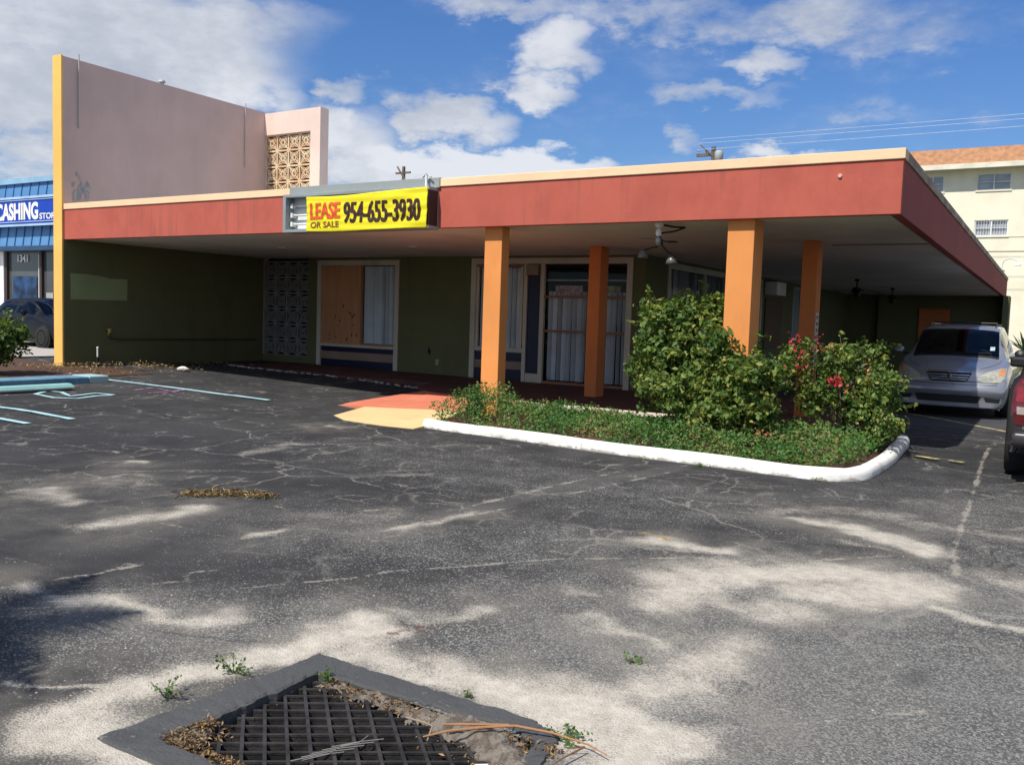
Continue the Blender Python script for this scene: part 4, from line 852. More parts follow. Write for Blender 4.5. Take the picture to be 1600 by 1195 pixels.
# ================================================================ things on and by the building
PV = thing('wall_tap', 'yellowed tap on a pipe that runs along the dark green fin wall', 'tap', (L_+.05, 12.22, .8))
MB().tube([(.02, .0, .16), (.04, 0, .02), (.03, .25, -.01), (.03, 4.3, -.03)], .018, 8).build('pipe', mat('dark_painted_pipe', (.06, .06, .04), .6), PV)
MB().tube([(.02, -.02, .10), (.10, -.05, .20), (.13, -.06, .14)], .028, 10).lathe([(.05, 0), (.055, .02), (.02, .04)], (.08, -.04, .2), 10).build('tap_body', mat('yellow_brass', (.62, .50, .16), .45, .4), PV)
VP = thing('vent_pipe', 'short upright pipe with white cap standing by the fin wall', 'pipe', (L_+.35, 11.75, gh(-17.9)))
MB().tube([(0, 0, -.05), (0, 0, .22)], .03, 10).build('lower_pipe', BLACKM, VP)
MB().tube([(0, 0, .22), (0, 0, .40)], .018, 10).lathe([(.025, .40), (.025, .43), (.0, .445)], (0, 0, 0), 12).build('white_cap', WHITE, VP)
# rubble pieces by the wall
def rock(name, label, x, y, z, s_, matl, cat='stone chunk'):
    bm = bmesh.new(); bmesh.ops.create_icosphere(bm, subdivisions=2, radius=s_)
    for v in bm.verts: v.co = Vector((v.co.x*1.5, v.co.y, v.co.z*.55))*(1+.18*math.sin(v.co.x*40/ (s_*20)+v.co.y*31/(s_*20))); v.co *= random.uniform(.88, 1.1)
    me = bpy.data.meshes.new(name); bm.to_mesh(me); bm.free(); me.materials.append(matl)
    o = bpy.data.objects.new(name, me); COL.objects.link(o); o.location = (x, y, z); return tag(o, label, cat)
rock('concrete_chunk', 'pale lump of concrete on the dry leaves by the fin wall', -16.05, 12.55, gh(-16)+.05, .11, WHITEK)
rock('white_stone', 'white broken stone lying beside the drain grate', -1.60, 2.50, .0, .035, WHITE, 'stone')

# ceiling fans: broken ones hang at odd angles
IRON = mat('dark_bronze_metal', (.035, .022, .014), .5, .5); FROST = bpy.data.materials.new('frosted_glass'); FROST.use_nodes = True
b_ = FROST.node_tree.nodes['Principled BSDF']; b_.inputs['Base Color'].default_value = (.22, .21, .18, 1); b_.inputs['Transmission Weight'].default_value = .5; b_.inputs['Roughness'].default_value = .35
def shade_prof(s_): return [(.02*s_, 0), (.035*s_, -.01*s_), (.055*s_, -.05*s_), (.07*s_, -.10*s_), (.066*s_, -.10*s_), (.05*s_, -.05*s_), (.02*s_, -.01*s_)]
fan = thing('ceiling_fan', 'broken ceiling fan with drooping glass shades hanging behind the red fascia', 'ceiling fan', (-4.74, 11.53, SZ))
MB().lathe([(.055, 0), (.06, -.03), (.04, -.055), (.02, -.06)], (0, 0, 0), 20).build('canopy', WHITE, fan)
MB().tube([(0, 0, -.055), (0, 0, -.1)], .012, 8).lathe([(.025, -.08), (.04, -.10), (.042, -.15), (.025, -.18)], (0, 0, 0), 16).build('motor', WHITE, fan)
MB().tube([(.05, .05, -.02), (.18, .10, -.045), (.34, .12, -.055)], .014, 8).tube([(.34, .12, -.055), (.2, .06, -.11), (.04, 0, -.135)], .012, 8).build('fallen_arm', IRON, fan)
MB().tube([(.01, 0, -.17), (.05, .0, -.24), (.06, .0, -.31)], .016, 8).tube([(.06, 0, -.31), (.12, .02, -.38), (.24, .04, -.47)], .015, 8).tube([(0, 0, -.32), (-.10, .03, -.33), (-.26, .04, -.37)], .012, 8).build('light_arms', IRON, fan)
MB().lathe([(.0, -.19), (.045, -.20), (.05, -.26), (.03, -.30), (.0, -.31)], (0, 0, 0), 16).build('switch_housing', mat('tarnished_metal', (.30, .28, .24), .4, .5), fan)
MB().box(.12, .26, -.06, .08, -.262, -.248).tube([(.05, 0, -.23), (.12, .01, -.255)], .01, 6).build('blade_iron', IRON, fan, .004)
MB().box(-.30, -.08, .02, .10, -.205, -.2).build('blade_stub', mat('grey_blade', (.25, .21, .18), .6), fan, .002)
for (x, y, z, s_) in ((-.24, .04, -.36, 1.1), (.19, .04, -.44, 1.2)):
    MB().lathe(shade_prof(s_), (x, y, z), 18).build('glass_shade', FROST, fan, smooth=True)
for (x, y, lb) in ((-4.69, 25.74, 'nearer of the two dark ceiling fans deep under the canopy'), (-4.56, 31.1, 'farther of the two dark ceiling fans deep under the canopy')):
    f2 = thing('ceiling_fan', lb, 'ceiling fan', (x, y, SZ), 'ceiling fans under the canopy')
    MB().lathe([(.06, 0), (.07, -.05), (.02, -.07), (.02, -.22), (.11, -.24), (.13, -.32), (.06, -.38), (.09, -.40), (.10, -.47), (.05, -.5)], (0, 0, 0), 16).build('motor', IRON, f2)
    for k in range(4):
        a = k*math.pi/2+.4; c_, s_ = math.cos(a), math.sin(a)
        MB().add([(c_*u-s_*v, s_*u+c_*v, -.29+w_-.12*(u-.1)) for u, v, w_ in ((.1, -.03, 0), (.62, -.06, 0), (.62, .06, 0), (.1, .03, 0), (.1, -.03, .012), (.62, -.06, .012), (.62, .06, .012), (.1, .03, .012))],
                 [(0, 3, 2, 1), (4, 5, 6, 7), (0, 1, 5, 4), (1, 2, 6, 5), (2, 3, 7, 6), (3, 0, 4, 7)]).build('blade', IRON, f2)

# ================================================================ storm drain in the foreground
FRM = stained('drain_frame_asphalt', (.072, .073, .074), (.045, .045, .047), .6, (4, 4, 4), bump=.7, bscale=60)
add_chips(FRM, (.24, .22, .19), 30, .62, .72, amt=.6)
D = thing('storm_drain', 'square storm drain with black waffle grate and worn dark frame in the foreground', 'storm drain', (-2.1, 2.4, 0)); D.location = (0, 0, 0)
def wavy(pts, amp, n=26):
    out = []
    for i in range(len(pts)):
        a, b_ = np.array(pts[i]), np.array(pts[(i+1) % len(pts)])
        for k in range(n): out.append(a+(b_-a)*k/n+rng.normal(0, amp, 2)*(0 if k == 0 else 1))
    return out
outer = wavy([(-2.91, 1.90), (-1.40, 1.90), (-1.44, 2.60), (-1.50, 2.90), (-1.66, 2.975), (-2.82, 2.975)], .005); inner = wavy([(-2.70, 2.04), (-1.46, 2.04), (-1.50, 2.55), (-1.56, 2.80), (-1.70, 2.865), (-2.67, 2.81)], .006)
n = len(outer); vs = []
for j in range(n):
    o_, i_ = outer[j], inner[j]
    for u in (0, .08, .5, .92, 1.0):
        p = o_+(i_-o_)*u; g = gz_at(p[0], p[1]); z = g+(-.006 if u == 0 else .012 if u < 1 else .004)+rng.normal(0, .0012); vs.append((p[0], p[1], z))
    vs.append((i_[0], i_[1], -.30))
m_ = 6
D_o = MB().add(vs, [(j*m_+k, ((j+1) % n)*m_+k, ((j+1) % n)*m_+k+1, j*m_+k+1) for j in range(n) for k in range(m_-1)]).build('frame', FRM, D)
MB().box(-2.75, -1.40, 2.0, 2.86, -.34, -.30).build('basin', stained('silty_basin', (.06, .055, .05), (.12, .11, .09), .5, (5, 5, 5), bump=.8), D)
# grate: two sets of upright plates at 31 degrees to the frame, clipped to its opening
mb = MB(); ang = R(35.0); ux, uy = math.cos(ang), math.sin(ang); a2_ = R(-43); vx, vy = math.cos(a2_), math.sin(a2_); gx0, gx1, gy0, gy1 = -2.67, -1.46, 2.05, 2.80
def clip(px_, py_, dx, dy):
    t0, t1 = -9, 9
    for p, d, lo, hi in ((px_, dx, gx0, gx1), (py_, dy, gy0, gy1)):
        if abs(d) < 1e-9:
            if not lo < p < hi: return None
        else:
            a, b_ = (lo-p)/d, (hi-p)/d
            if a > b_: a, b_ = b_, a
            t0, t1 = max(t0, a), min(t1, b_)
    return (t0, t1) if t1-t0 > .03 else None
def plate(px_, py_, dx, dy, t0, t1, th, z0, z1):
    nx_, ny_ = -dy*th/2, dx*th/2; a = (px_+dx*t0, py_+dy*t0); b_ = (px_+dx*t1, py_+dy*t1)
    mb.add([(a[0]+nx_, a[1]+ny_, z0), (b_[0]+nx_, b_[1]+ny_, z0), (b_[0]-nx_, b_[1]-ny_, z0), (a[0]-nx_, a[1]-ny_, z0), (a[0]+nx_, a[1]+ny_, z1), (b_[0]+nx_, b_[1]+ny_, z1), (b_[0]-nx_, b_[1]-ny_, z1), (a[0]-nx_, a[1]-ny_, z1)],
           [(0, 3, 2, 1), (4, 5, 6, 7), (0, 1, 5, 4), (1, 2, 6, 5), (2, 3, 7, 6), (3, 0, 4, 7)])
cxg, cyg = -2.1, 2.42; GZ = -.045
for k in range(-16, 17):
    o_ = k*.069
    r_ = clip(cxg-uy*o_, cyg+ux*o_, ux, uy)
    if r_: plate(cxg-uy*o_, cyg+ux*o_, ux, uy, *r_, .009, GZ-.075, GZ); plate(cxg-uy*o_, cyg+ux*o_, ux, uy, *r_, .012, GZ-.008, GZ+.001)
    o_ = k*.084
    r_ = clip(cxg+ux*o_, cyg+uy*o_, vx, vy)
    if r_: plate(cxg+ux*o_, cyg+uy*o_, vx, vy, *r_, .012, GZ-.08, GZ-.0015); plate(cxg+ux*o_, cyg+uy*o_, vx, vy, *r_, .014, GZ-.009, GZ+.0025)
GR = mat('cast_iron_grate', (.036, .033, .031), .55, .0, var=.5, vscale=9, bump=.4, bscale=120, spec=.4)
mb.build('grate', GR, D)
# leaf litter and dirt along the grate's edges
n = 1700; P_ = []
while len(P_) < n:
    x, y = random.uniform(gx0-.05, gx1+.02), random.uniform(gy0-.03, gy1+.02)
    e = min(math.exp(-((x-gx0)/.07)**2)*(1.2 if y < 2.25 else .02)+math.exp(-((y-gy1)/.05)**2)*.6*(x > -2.6)+math.exp(-((x-gx1)/.25)**2-((y-gy1)/.2)**2)*.5+math.exp(-((y-gy0)/.05)**2)*.9*(x < -2.1), 1)
    if random.random() < e: P_.append((x, y, GZ+random.uniform(-.01, .02)*e+.03*e))
leaves('drain_leaf_litter', P_, np.tile([[0, 0, 1.]], (n, 1)), .020, rng.random(n)*.8, DRY, None, .35, jit=.5); tag(bpy.data.objects['drain_leaf_litter'], 'dead leaves and twigs caught along the edges of the drain grate', 'leaf litter', kind='stuff')
def vn(x, y, k):
    return math.sin(x*k+1.3*math.sin(y*k*.7+k))*math.sin(y*k*1.1+1.7*math.sin(x*k*.6))
def seg(x, y, P):
    d = 9
    for (a, b_), (c, e) in zip(P[:-1], P[1:]):
        ex, ey = c-a, e-b_; u = min(1, max(0, ((x-a)*ex+(y-b_)*ey)/(ex*ex+ey*ey))); d = min(d, math.hypot(x-a-u*ex, y-b_-u*ey))
    return d
mb = MB(); sx_ = np.arange(-2.71, -1.40, .009); sy_ = np.arange(2.02, 2.86, .009); H_ = {}
for i_, x in enumerate(sx_):
    for j_, y in enumerate(sy_):
        rough = .018*vn(x, y, 23)+.010*vn(x, y, 61)+.006*vn(x, y, 140)
        a = .065-seg(x, y, [(-2.74, 2.0), (-2.50, 2.0), (-2.30, 2.0)])*.75 - .0*x
        a = max(a, .055-seg(x, y, [(-2.70, 2.05), (-2.68, 2.16)])*.8)
        b_ = .042-seg(x, y, [(-2.62, 2.83), (-2.2, 2.80), (-1.98, 2.79)])*.7
        c_ = .080-seg(x, y, [(-1.95, 2.82), (-1.70, 2.76), (-1.48, 2.62), (-1.42, 2.48)])*.72
        m_ = max(a, b_, c_)+rough
        if m_ > 0: H_[i_, j_] = len(mb.v); mb.v.append((x, y, GZ-.012+min(.05, m_*.8)+.002*vn(x, y, 200)))
for (i_, j_), a in H_.items():
    k4 = [(i_+1, j_), (i_+1, j_+1), (i_, j_+1)]
    if all(k in H_ for k in k4): mb.f.append((a, H_[k4[0]], H_[k4[1]], H_[k4[2]]))
tag(mb.build('drain_silt', stained('dark_silt', (.22, .19, .155), (.09, .07, .055), .8, (14, 14, 14), .42, .6, bump=1, bscale=110)), 'grey brown silt heaped in the corners of the drain', 'silt', kind='stuff')
# sticks and wire
STK = stained('dry_stick', (.36, .18, .08), (.2, .12, .07), .5, (9, 9, 9))
tag(MB().tube([(-1.93, 2.60, -.01), (-1.86, 2.66, .008), (-1.75, 2.77, .012), (-1.66, 2.83, .018), (-1.52, 2.865, .016), (-1.37, 2.87, .012), (-1.28, 2.84, .01)], [.003, .005, .0055, .005, .0045, .0035, .002], 7).build('long_stick', STK), 'long orange brown stick lying across the right corner of the drain', 'stick')
tag(MB().tube([(-1.90, 2.69, .012), (-1.82, 2.735, .016), (-1.69, 2.83, .014)], [.004, .006, .004], 6).build('short_stick', STK), 'short orange stick just above the long one by the drain', 'stick')
tag(MB().tube([(-2.06, 2.66, .008), (-1.97, 2.66, .012), (-1.93, 2.66, .008), (-1.91, 2.60, -.02)], [.003, .004, .004, .003], 6).build('bent_twig', mat('grey_twig', (.28, .22, .16), .8)), 'thin bent grey twig at the head of the grate', 'twig')
tag(MB().tube([(-1.42, 2.80, .012), (-1.37, 2.84, .014), (-1.40, 2.72, .012), (-1.42, 2.62, .0)], [.003, .004, .003, .002], 6).build('forked_twig', mat('brown_twig', (.17, .09, .05), .8)), 'dark brown twig at the right end of the long stick', 'twig')
mb = MB()
for k in range(5):
    o_ = k*.045; mb.tube([(-2.19+.03*o_-o_*.3, 2.385-.9*o_+.0, -.036), (-2.12-o_*.3, 2.47-.9*o_, -.030), (-2.07-o_*.3, 2.54-.9*o_, -.034)], .0016, 5)
mb.tube([(-2.13, 2.52, -.03), (-2.12, 2.46, -.028), (-2.16, 2.40, -.03), (-2.15, 2.33, -.028), (-2.20, 2.24, -.03)], .0016, 5)
tag(mb.build('wire_scrap', mat('pale_wire', (.26, .25, .23), .6)), 'scrap of pale wire mesh lying on the drain grate', 'wire')
# weeds
def weed(lb, x, y, s_, n, up_=1.):
    T = thing('weed', lb, 'weed', (x, y, gz_at(x, y)), 'weeds around the drain')
    mb = MB(); P_ = []
    for k in range(7):
        a = random.uniform(0, 6.28); e = Vector((math.cos(a)*s_*random.uniform(.3, 1), math.sin(a)*s_*random.uniform(.3, .8), s_*random.uniform(.15, .8)*up_)); mb.tube([(0, 0, 0), e*.5+Vector((0, 0, .01)), e], [.0018, .0014, .001], 5)
        for j in range(n//7): u = random.uniform(.25, 1.05); P_.append(e*u+Vector([random.gauss(0, .008) for _ in range(3)])+Vector((0, 0, .006)))
    mb.build('stems', mat('weed_stem', (.12, .12, .04), .7), T)
    leaves('leaves', [tuple(p) for p in P_], np.tile([[0, -.3, 1.]], (len(P_), 1)), .017, rng.uniform(.3, 1, len(P_)), COVER, T)
weed('pale spindly weed on the sand left of the drain', -3.0, 2.27, .10, 70, 1.3); weed('brighter green weed on the sand above the drain frame', -2.97, 2.60, .10, 120)
weed('small weed at the inner top corner of the drain frame', -2.60, 2.80, .05, 50); weed('tiny weed right of the drain frame', -2.0, 3.0, .03, 30)
weed('low green weed beside the tip of the long stick', -1.47, 2.90, .09, 130, .6); weed('sparse weed on the sand farther right', -1.56, 3.74, .09, 50, .3)
weed('weed at the foot of the white kerb', -3.25, 9.4, .12, 110, .3); weed('weed under the kerb corner', -1.95, 9.33, .10, 60, .3)
weed('dry weed at the kerb above the paved strip', -3.9, 9.38, .14, 60, .2)
# loose stones and crumbs on the asphalt
mb = MB()
for k in range(620):
    if k < 450: x, y = random.gauss(-2.3, 1.3), 1.9+abs(random.gauss(0, 1.0))
    else: x, y = random.uniform(-8, .6), random.uniform(2.5, 9)
    if (-2.92 < x < -1.26 and 1.88 < y < 3.0) or abs(x) > 9: continue
    s_ = random.uniform(.0018, .0045)*(1+.06*y); g = gz_at(x, y)
    mb.add([(x+a*s_*random.uniform(.6, 1.2), y+b_*s_*random.uniform(.6, 1.2), g+c_*s_*.7) for a, b_, c_ in ((-1, -1, 0), (1, -1, 0), (1, 1, 0), (-1, 1, 0), (0, 0, 1.2))], [(0, 1, 4), (1, 2, 4), (2, 3, 4), (3, 0, 4)])
tag(mb.build('loose_grit', mat('pale_grit', (.36, .33, .28), .9, var=.5, vscale=30)), kind='stuff')
# ================================================================ vehicles
def catmull(keys, n):
    keys = np.array(keys, float); y = keys[:, 0]; ys = []
    for a, b_ in zip(y[:-1], y[1:]): ys += list(np.linspace(a, b_, max(2, int((b_-a)/.07)+1))[:-1])
    ys = np.array(ys+[y[-1]]); out = [ys]
    for c in range(1, keys.shape[1]):
        v = keys[:, c]; dlt = np.diff(v)/np.diff(y); mth = np.zeros(len(v)); mth[1:-1] = np.where(dlt[:-1]*dlt[1:] > 0, 2*dlt[:-1]*dlt[1:]/(dlt[:-1]+dlt[1:]+1e-9), 0); mth[0] = dlt[0]; mth[-1] = dlt[-1]
        k = np.clip(np.searchsorted(y, ys)-1, 0, len(y)-2); h_ = y[k+1]-y[k]; u = (ys-y[k])/h_
        out.append((2*u**3-3*u**2+1)*v[k]+(u**3-2*u**2+u)*h_*mth[k]+(-2*u**3+3*u**2)*v[k+1]+(u**3-u**2)*h_*mth[k+1])
    return np.stack(out, 1)
def car_shell(T, keys, paint, glass, gl_front, gl_side, gl_rear, kf=.20, kr=.12, pillars=(), ledge=0.):
    """keys: y, zt, wt, zb, wb, w, zl. Body shell lofted along y (front at y=0); glass is split off as its own meshes"""
    K = catmull(keys, 0); ys = K[:, 0]; L = ys[-1]
    def sect(k):
        y, zt, wt, zb, wb, w_, zl = k
        top3 = (wt, zt-.045); P = [(0, zt), (.3*wt, zt-.003), (.6*wt, zt-.010), (.85*wt, zt-.022), top3]
        for u in (.13, .35, .6, .87): P.append((wt+(wb-wt)*u+.02*math.sin(math.pi*u), zt-.045+(zb-zt+.045)*u))
        P += [(wb, zb), (wb+(w_-wb)*.6, zb-.045), (w_, zb-.14)]
        zz = zb-.14
        P += [(w_+.004, zz+(.42-zz)*.5), (w_-.004, .42), (w_-.02, .32), (w_-.06, zl+.03), (w_-.14, zl), (0, zl)]
        return P
    S_ = [sect(k) for k in K]; m_ = len(S_[0])
    hw = max(K[:, 5])
    def off(x, y, z):
        c = (abs(x)/hw)**2.6; f = max(0, 1-y/1.1); r_ = max(0, 1-(L-y)/.9)
        led = ledge*(sm((z-.60)/.05)-.0)*max(0, 1-y/.25) + ledge*.6*sm((.47-z)/.05)*max(0, 1-y/.25)
        return y + kf*c*f - kr*c*r_ + led
    groups = {}
    def quad(key, pts): groups.setdefault(key, MB()).add([(x, off(x, y, z), z) for x, y, z in pts], [(0, 1, 2, 3)])
    for i in range(len(ys)-1):
        ym = (ys[i]+ys[i+1])/2
        for j in range(m_-1):
            key = 'body'
            if gl_front[0] < ym < gl_front[1] and j <= 3: key = 'windshield'
            elif gl_rear and gl_rear[0] < ym < gl_rear[1] and j <= 3: key = 'rear_window'
            elif 5 <= j <= 7 and any(a < ym < b_ for a, b_ in gl_side): key = 'side_window'
            for sg in (1, -1):
                a, b_, c, d = S_[i][j], S_[i][j+1], S_[i+1][j+1], S_[i+1][j]
                if j == 0 and sg == -1 and False: continue
                q_ = [(sg*a[0], ys[i], a[1]), (sg*b_[0], ys[i], b_[1]), (sg*c[0], ys[i+1], c[1]), (sg*d[0], ys[i+1], d[1])]
                kk = key if key != 'side_window' else ('side_window', sg, next(n_ for n_, (p, q) in enumerate(gl_side) if p < ym < q))
                quad(kk, q_ if sg == 1 else q_[::-1])
    for end in (0, -1):
        s_ = S_[end]; y = ys[end]
        for j in range(m_-1):
            N_ = 16
            for n_ in range(N_):
                u0, u1 = -1+2*n_/N_, -1+2*(n_+1)/N_
                a, b_ = s_[j], s_[j+1]
                quad('body', [(a[0]*u0, y, a[1]), (a[0]*u1, y, a[1]), (b_[0]*u1, y, b_[1]), (b_[0]*u0, y, b_[1])])
    objs = {}
    for key, mb in groups.items():
        nm = key if isinstance(key, str) else key[0]
        o = mb.build(nm, glass if nm != 'body' else paint, T, 0, True)
        bm = bmesh.new(); bm.from_mesh(o.data); bmesh.ops.remove_doubles(bm, verts=bm.verts, dist=.0008)
        bmesh.ops.recalc_face_normals(bm, faces=bm.faces); bm.to_mesh(o.data); bm.free()
        objs.setdefault(nm, []).append(o)
    allv = []; allf = []
    for os_ in objs.values():
        for o in os_: n = len(allv); allv += [tuple(v.co) for v in o.data.vertices]; allf += [tuple(v+n for v in p.vertices) for p in o.data.polygons]
    return objs, BVHTree.FromPolygons([Vector(v) for v in allv], allf)
def decal(bvh, poly, name, matl, parent, d=(0, 1, 0), off=.006, start=3., thick=0, step=.04, smooth=True):
    """a panel laid on the shell: polygon in (x, z) seen along d (front/rear), or (y, z) when d is sideways"""
    D_ = Vector(d); side = abs(D_.x) > .5
    bm = bmesh.new(); vs = [bm.verts.new((p[0], p[1], 0)) for p in poly]; bm.faces.new(vs)
    bmesh.ops.triangulate(bm, faces=bm.faces)
    for _ in range(5):
        es = [e for e in bm.edges if e.calc_length() > step]
        if not es: break
        bmesh.ops.subdivide_edges(bm, edges=es, cuts=1); bmesh.ops.triangulate(bm, faces=[f for f in bm.faces if len(f.verts) > 3])
    for v in bm.verts:
        a, z = v.co.x, v.co.y
        o_ = Vector((0, a, z)) if side else Vector((a, 2.5, z)); o_ -= D_*(8 if not side else 3)
        h_ = bvh.ray_cast(o_, D_)[0]
        if h_ is None: h_ = bvh.find_nearest(Vector((0, a, z)) if side else Vector((a, 0 if D_.y > 0 else 5, z)))[0]
        q_ = h_-D_*off; v.co = (q_.x, a, z) if side else (a, q_.y, z)
    bmesh.ops.recalc_face_normals(bm, faces=bm.faces)
    if bm.faces[:] and sum((f.normal for f in bm.faces), Vector()).dot(D_) > 0: bmesh.ops.reverse_faces(bm, faces=bm.faces)
    me = bpy.data.meshes.new(name); bm.to_mesh(me); bm.free(); me.materials.append(matl)
    if smooth: me.polygons.foreach_set('use_smooth', [True]*len(me.polygons))
    o = bpy.data.objects.new(name, me); COL.objects.link(o); o.parent = parent
    if thick: md = o.modifiers.new('thick', 'SOLIDIFY'); md.thickness = thick; md.offset = 1
    return o
def wheel(T, x, y, r, wd, side, spokes=6):
    t_ = MB().lathe([(r*.62, -wd/2), (r*.9, -wd/2), (r, -wd/2+.03), (r, wd/2-.03), (r*.9, wd/2), (r*.62, wd/2)], (x, y, r), 36, 'x').build('wheel', RUBBER, T, 0, True)
    xo = x+side*(wd/2-.02)
    mb = MB(); mb.lathe([(r*.64, -.03*side), (r*.66, .02*side), (r*.60, .02*side), (r*.58, -.03*side)], (xo, y, r), 36, 'x'); mb.lathe([(.0, .012*side), (.06, .012*side), (.07, -.02*side), (.0, -.02*side)], (xo, y, r), 16, 'x')
    for k in range(spokes):
        a = 2*math.pi*k/spokes; c_, s_ = math.cos(a), math.sin(a)
        P_ = [(u, v) for u, v in ((.04, -.028), (r*.62, -.045), (r*.62, .045), (.04, .028))]
        mb.add([(xo+e*side, y+c_*u-s_*v, r+s_*u+c_*v) for e in (.008, -.02) for u, v in P_], [(0, 1, 2, 3), (7, 6, 5, 4), (0, 4, 5, 1), (1, 5, 6, 2), (2, 6, 7, 3), (3, 7, 4, 0)])
    rm = mb.build('rim', ALLOY, t_); 
    MB().lathe([(r*.6, -.05*side), (r*.6, -.045*side)], (xo, y, r), 24, 'x').build('brake_shadow', BLACKM, t_)
def car_paint(name, c, metal=.65):
    m = bpy.data.materials.new(name); m.use_nodes = True; t = NT(m.node_tree); b = t.N['Principled BSDF']
    co = t.new('ShaderNodeTexCoord').outputs['Object']
    n = t.noise(co, 3, 6, .7); f = t.noise(co, 400, 2, .5)
    cc_ = t.mix(t.mr(n, .3, .8), c, tuple(x*.88 for x in c)); cc_ = t.mix(t.m('MULTIPLY', f, .25), cc_, tuple(min(1, x*1.25) for x in c))
    t.L.new(cc_, b.inputs['Base Color']); b.inputs['Metallic'].default_value = metal
    t.L.new(t.mr(n, .3, .8, .30, .42), b.inputs['Roughness']); b.inputs['Coat Weight'].default_value = .8; b.inputs['Coat Roughness'].default_value = .06
    return m
LENS = bpy.data.materials.new('clear_lens'); LENS.use_nodes = True; b_ = LENS.node_tree.nodes['Principled BSDF']
b_.inputs['Base Color'].default_value = (.50, .48, .38, 1); b_.inputs['Roughness'].default_value = .22; b_.inputs['Metallic'].default_value = .25; b_.inputs['Coat Weight'].default_value = 1
BOWL = mat('lamp_bowl', (.55, .53, .44), .25, .5)
AMBER = mat('amber_lens', (.75, .28, .05), .2, coat=1, var=.1); REDL = mat('red_lens', (.11, .008, .010), .15, coat=1, var=.25, vscale=9)
REDB = mat('bright_red_lens', (.22, .012, .014), .15, coat=1, var=.2, vscale=9); CLEARR = mat('reverse_lens', (.34, .30, .27), .2, coat=1)
DKTRIM = mat('dark_trim', (.02, .02, .022), .45)
# ---- silver minivan facing the camera
V = thing('silver_minivan', 'silver minivan facing the camera, half shaded by the canopy edge', 'minivan', (-1.60, 18.02, .0))
SILV = car_paint('silver_paint', (.33, .34, .37), .5)
vk = [(0, .72, .50, .66, .68, .88, .20), (.05, .84, .55, .76, .74, .93, .18), (.16, .905, .60, .82, .79, .945, .18), (.45, .985, .66, .91, .84, .96, .18), (1.0, 1.10, .74, 1.03, .89, .975, .18), (1.12, 1.135, .75, 1.06, .895, .98, .18),
      (1.55, 1.40, .72, 1.07, .90, .98, .18), (1.98, 1.645, .69, 1.08, .90, .98, .18), (2.3, 1.715, .68, 1.08, .90, .98, .18), (3.2, 1.75, .68, 1.09, .90, .98, .18), (4.5, 1.72, .67, 1.10, .90, .975, .2), (4.85, 1.66, .64, 1.10, .88, .96, .25), (5.05, 1.2, .62, 1.02, .84, .92, .3), (5.12, .95, .6, .85, .8, .88, .35)]
objs, bv = car_shell(V, vk, SILV, CARGLASS, (1.14, 1.95), [(1.62, 2.55), (2.65, 3.65), (3.75, 4.6)], None, kf=.24, ledge=.075)
for k in range(2): pass
fr = lambda P, n, m_, **k: decal(bv, P, n, m_, V, (0, 1, 0), **k)
mir = lambda P: [(-x, z) for x, z in P][::-1]
gr = fr([(-.38, .83), (-.31, .68), (-.24, .665), (.24, .665), (.31, .68), (.38, .83), (.26, .845), (-.26, .845)], 'grille', BLACKM, off=.006)
for z, a in ((.79, .355), (.745, .335), (.705, .31)):
    o = decal(bv, [(-a, z-.008), (a, z-.008), (a, z+.008), (-a, z+.008)], 'grille_bar', ALLOY, gr, off=.012, thick=.012)
o = decal(bv, [(-.39, .838), (.39, .838), (.36, .862), (-.36, .862)], 'grille_trim', CHROME, gr, off=.012, thick=.01)
# badge: two uprights and a bar inside a rounded frame
bmb = MB(); yb = bv.ray_cast(Vector((0, -2, .745)), Vector((0, 1, 0)))[0].y - .035
bmb.add([(x, yb+e, z) for e in (0, .01) for x, z in ((-.042, .785), (-.024, .785), (-.017, .705), (-.033, .705))], [(0, 1, 2, 3), (7, 6, 5, 4), (0, 4, 5, 1), (1, 5, 6, 2), (2, 6, 7, 3), (3, 7, 4, 0)])
bmb.add([(-x, yb+e, z) for e in (0, .01) for x, z in ((-.042, .785), (-.024, .785), (-.017, .705), (-.033, .705))], [(0, 1, 2, 3), (7, 6, 5, 4), (0, 4, 5, 1), (1, 5, 6, 2), (2, 6, 7, 3), (3, 7, 4, 0)])
bmb.box(-.022, .022, yb+.001, yb+.009, .737, .753)
bmb.tube([(.055*math.cos(a)*(1.1 if math.sin(a) > 0 else .9), yb+.005, .745+.053*math.sin(a)) for a in np.linspace(0, 2*math.pi, 25)], .004, 6); bmb.build('badge', CHROME, gr)
hl_ = [(.46, .72), (.58, .67), (.84, .685), (.905, .76), (.915, .93), (.82, .935), (.64, .87), (.52, .80)]
for P_ in (hl_, mir(hl_)):
    s_ = 1 if P_ is hl_ else -1
    h = fr(P_, 'headlight', LENS, off=.007)
    am = [(.80, .80), (.90, .82), (.905, .92), (.82, .92)]; am = am if s_ == 1 else mir(am); decal(bv, am, 'turn_lamp', AMBER, h, off=.011)
    for (cx_, cz_, rr) in ((.58, .75, .052), (.72, .775, .062)):
        c = [(s_*cx_+rr*math.cos(a), cz_+rr*math.sin(a)) for a in np.linspace(0, 2*math.pi, 17)[:-1]]; decal(bv, c, 'reflector_bowl', BOWL, h, off=.011, step=.03)
        c = [(s_*cx_+rr*.4*math.cos(a), cz_+rr*.4*math.sin(a)) for a in np.linspace(0, 2*math.pi, 13)[:-1]]; decal(bv, c, 'bulb', LENS, h, off=.015, step=.03)
    o_ = [(x*1.0, z) for x, z in hl_]
fr([(-.56, .42), (-.50, .29), (.50, .29), (.56, .42)], 'lower_intake', BLACKM, off=.006)
fr([(-.52, .425), (.52, .425), (.52, .412), (-.52, .412)], 'bumper_crease', DKTRIM, off=.004)
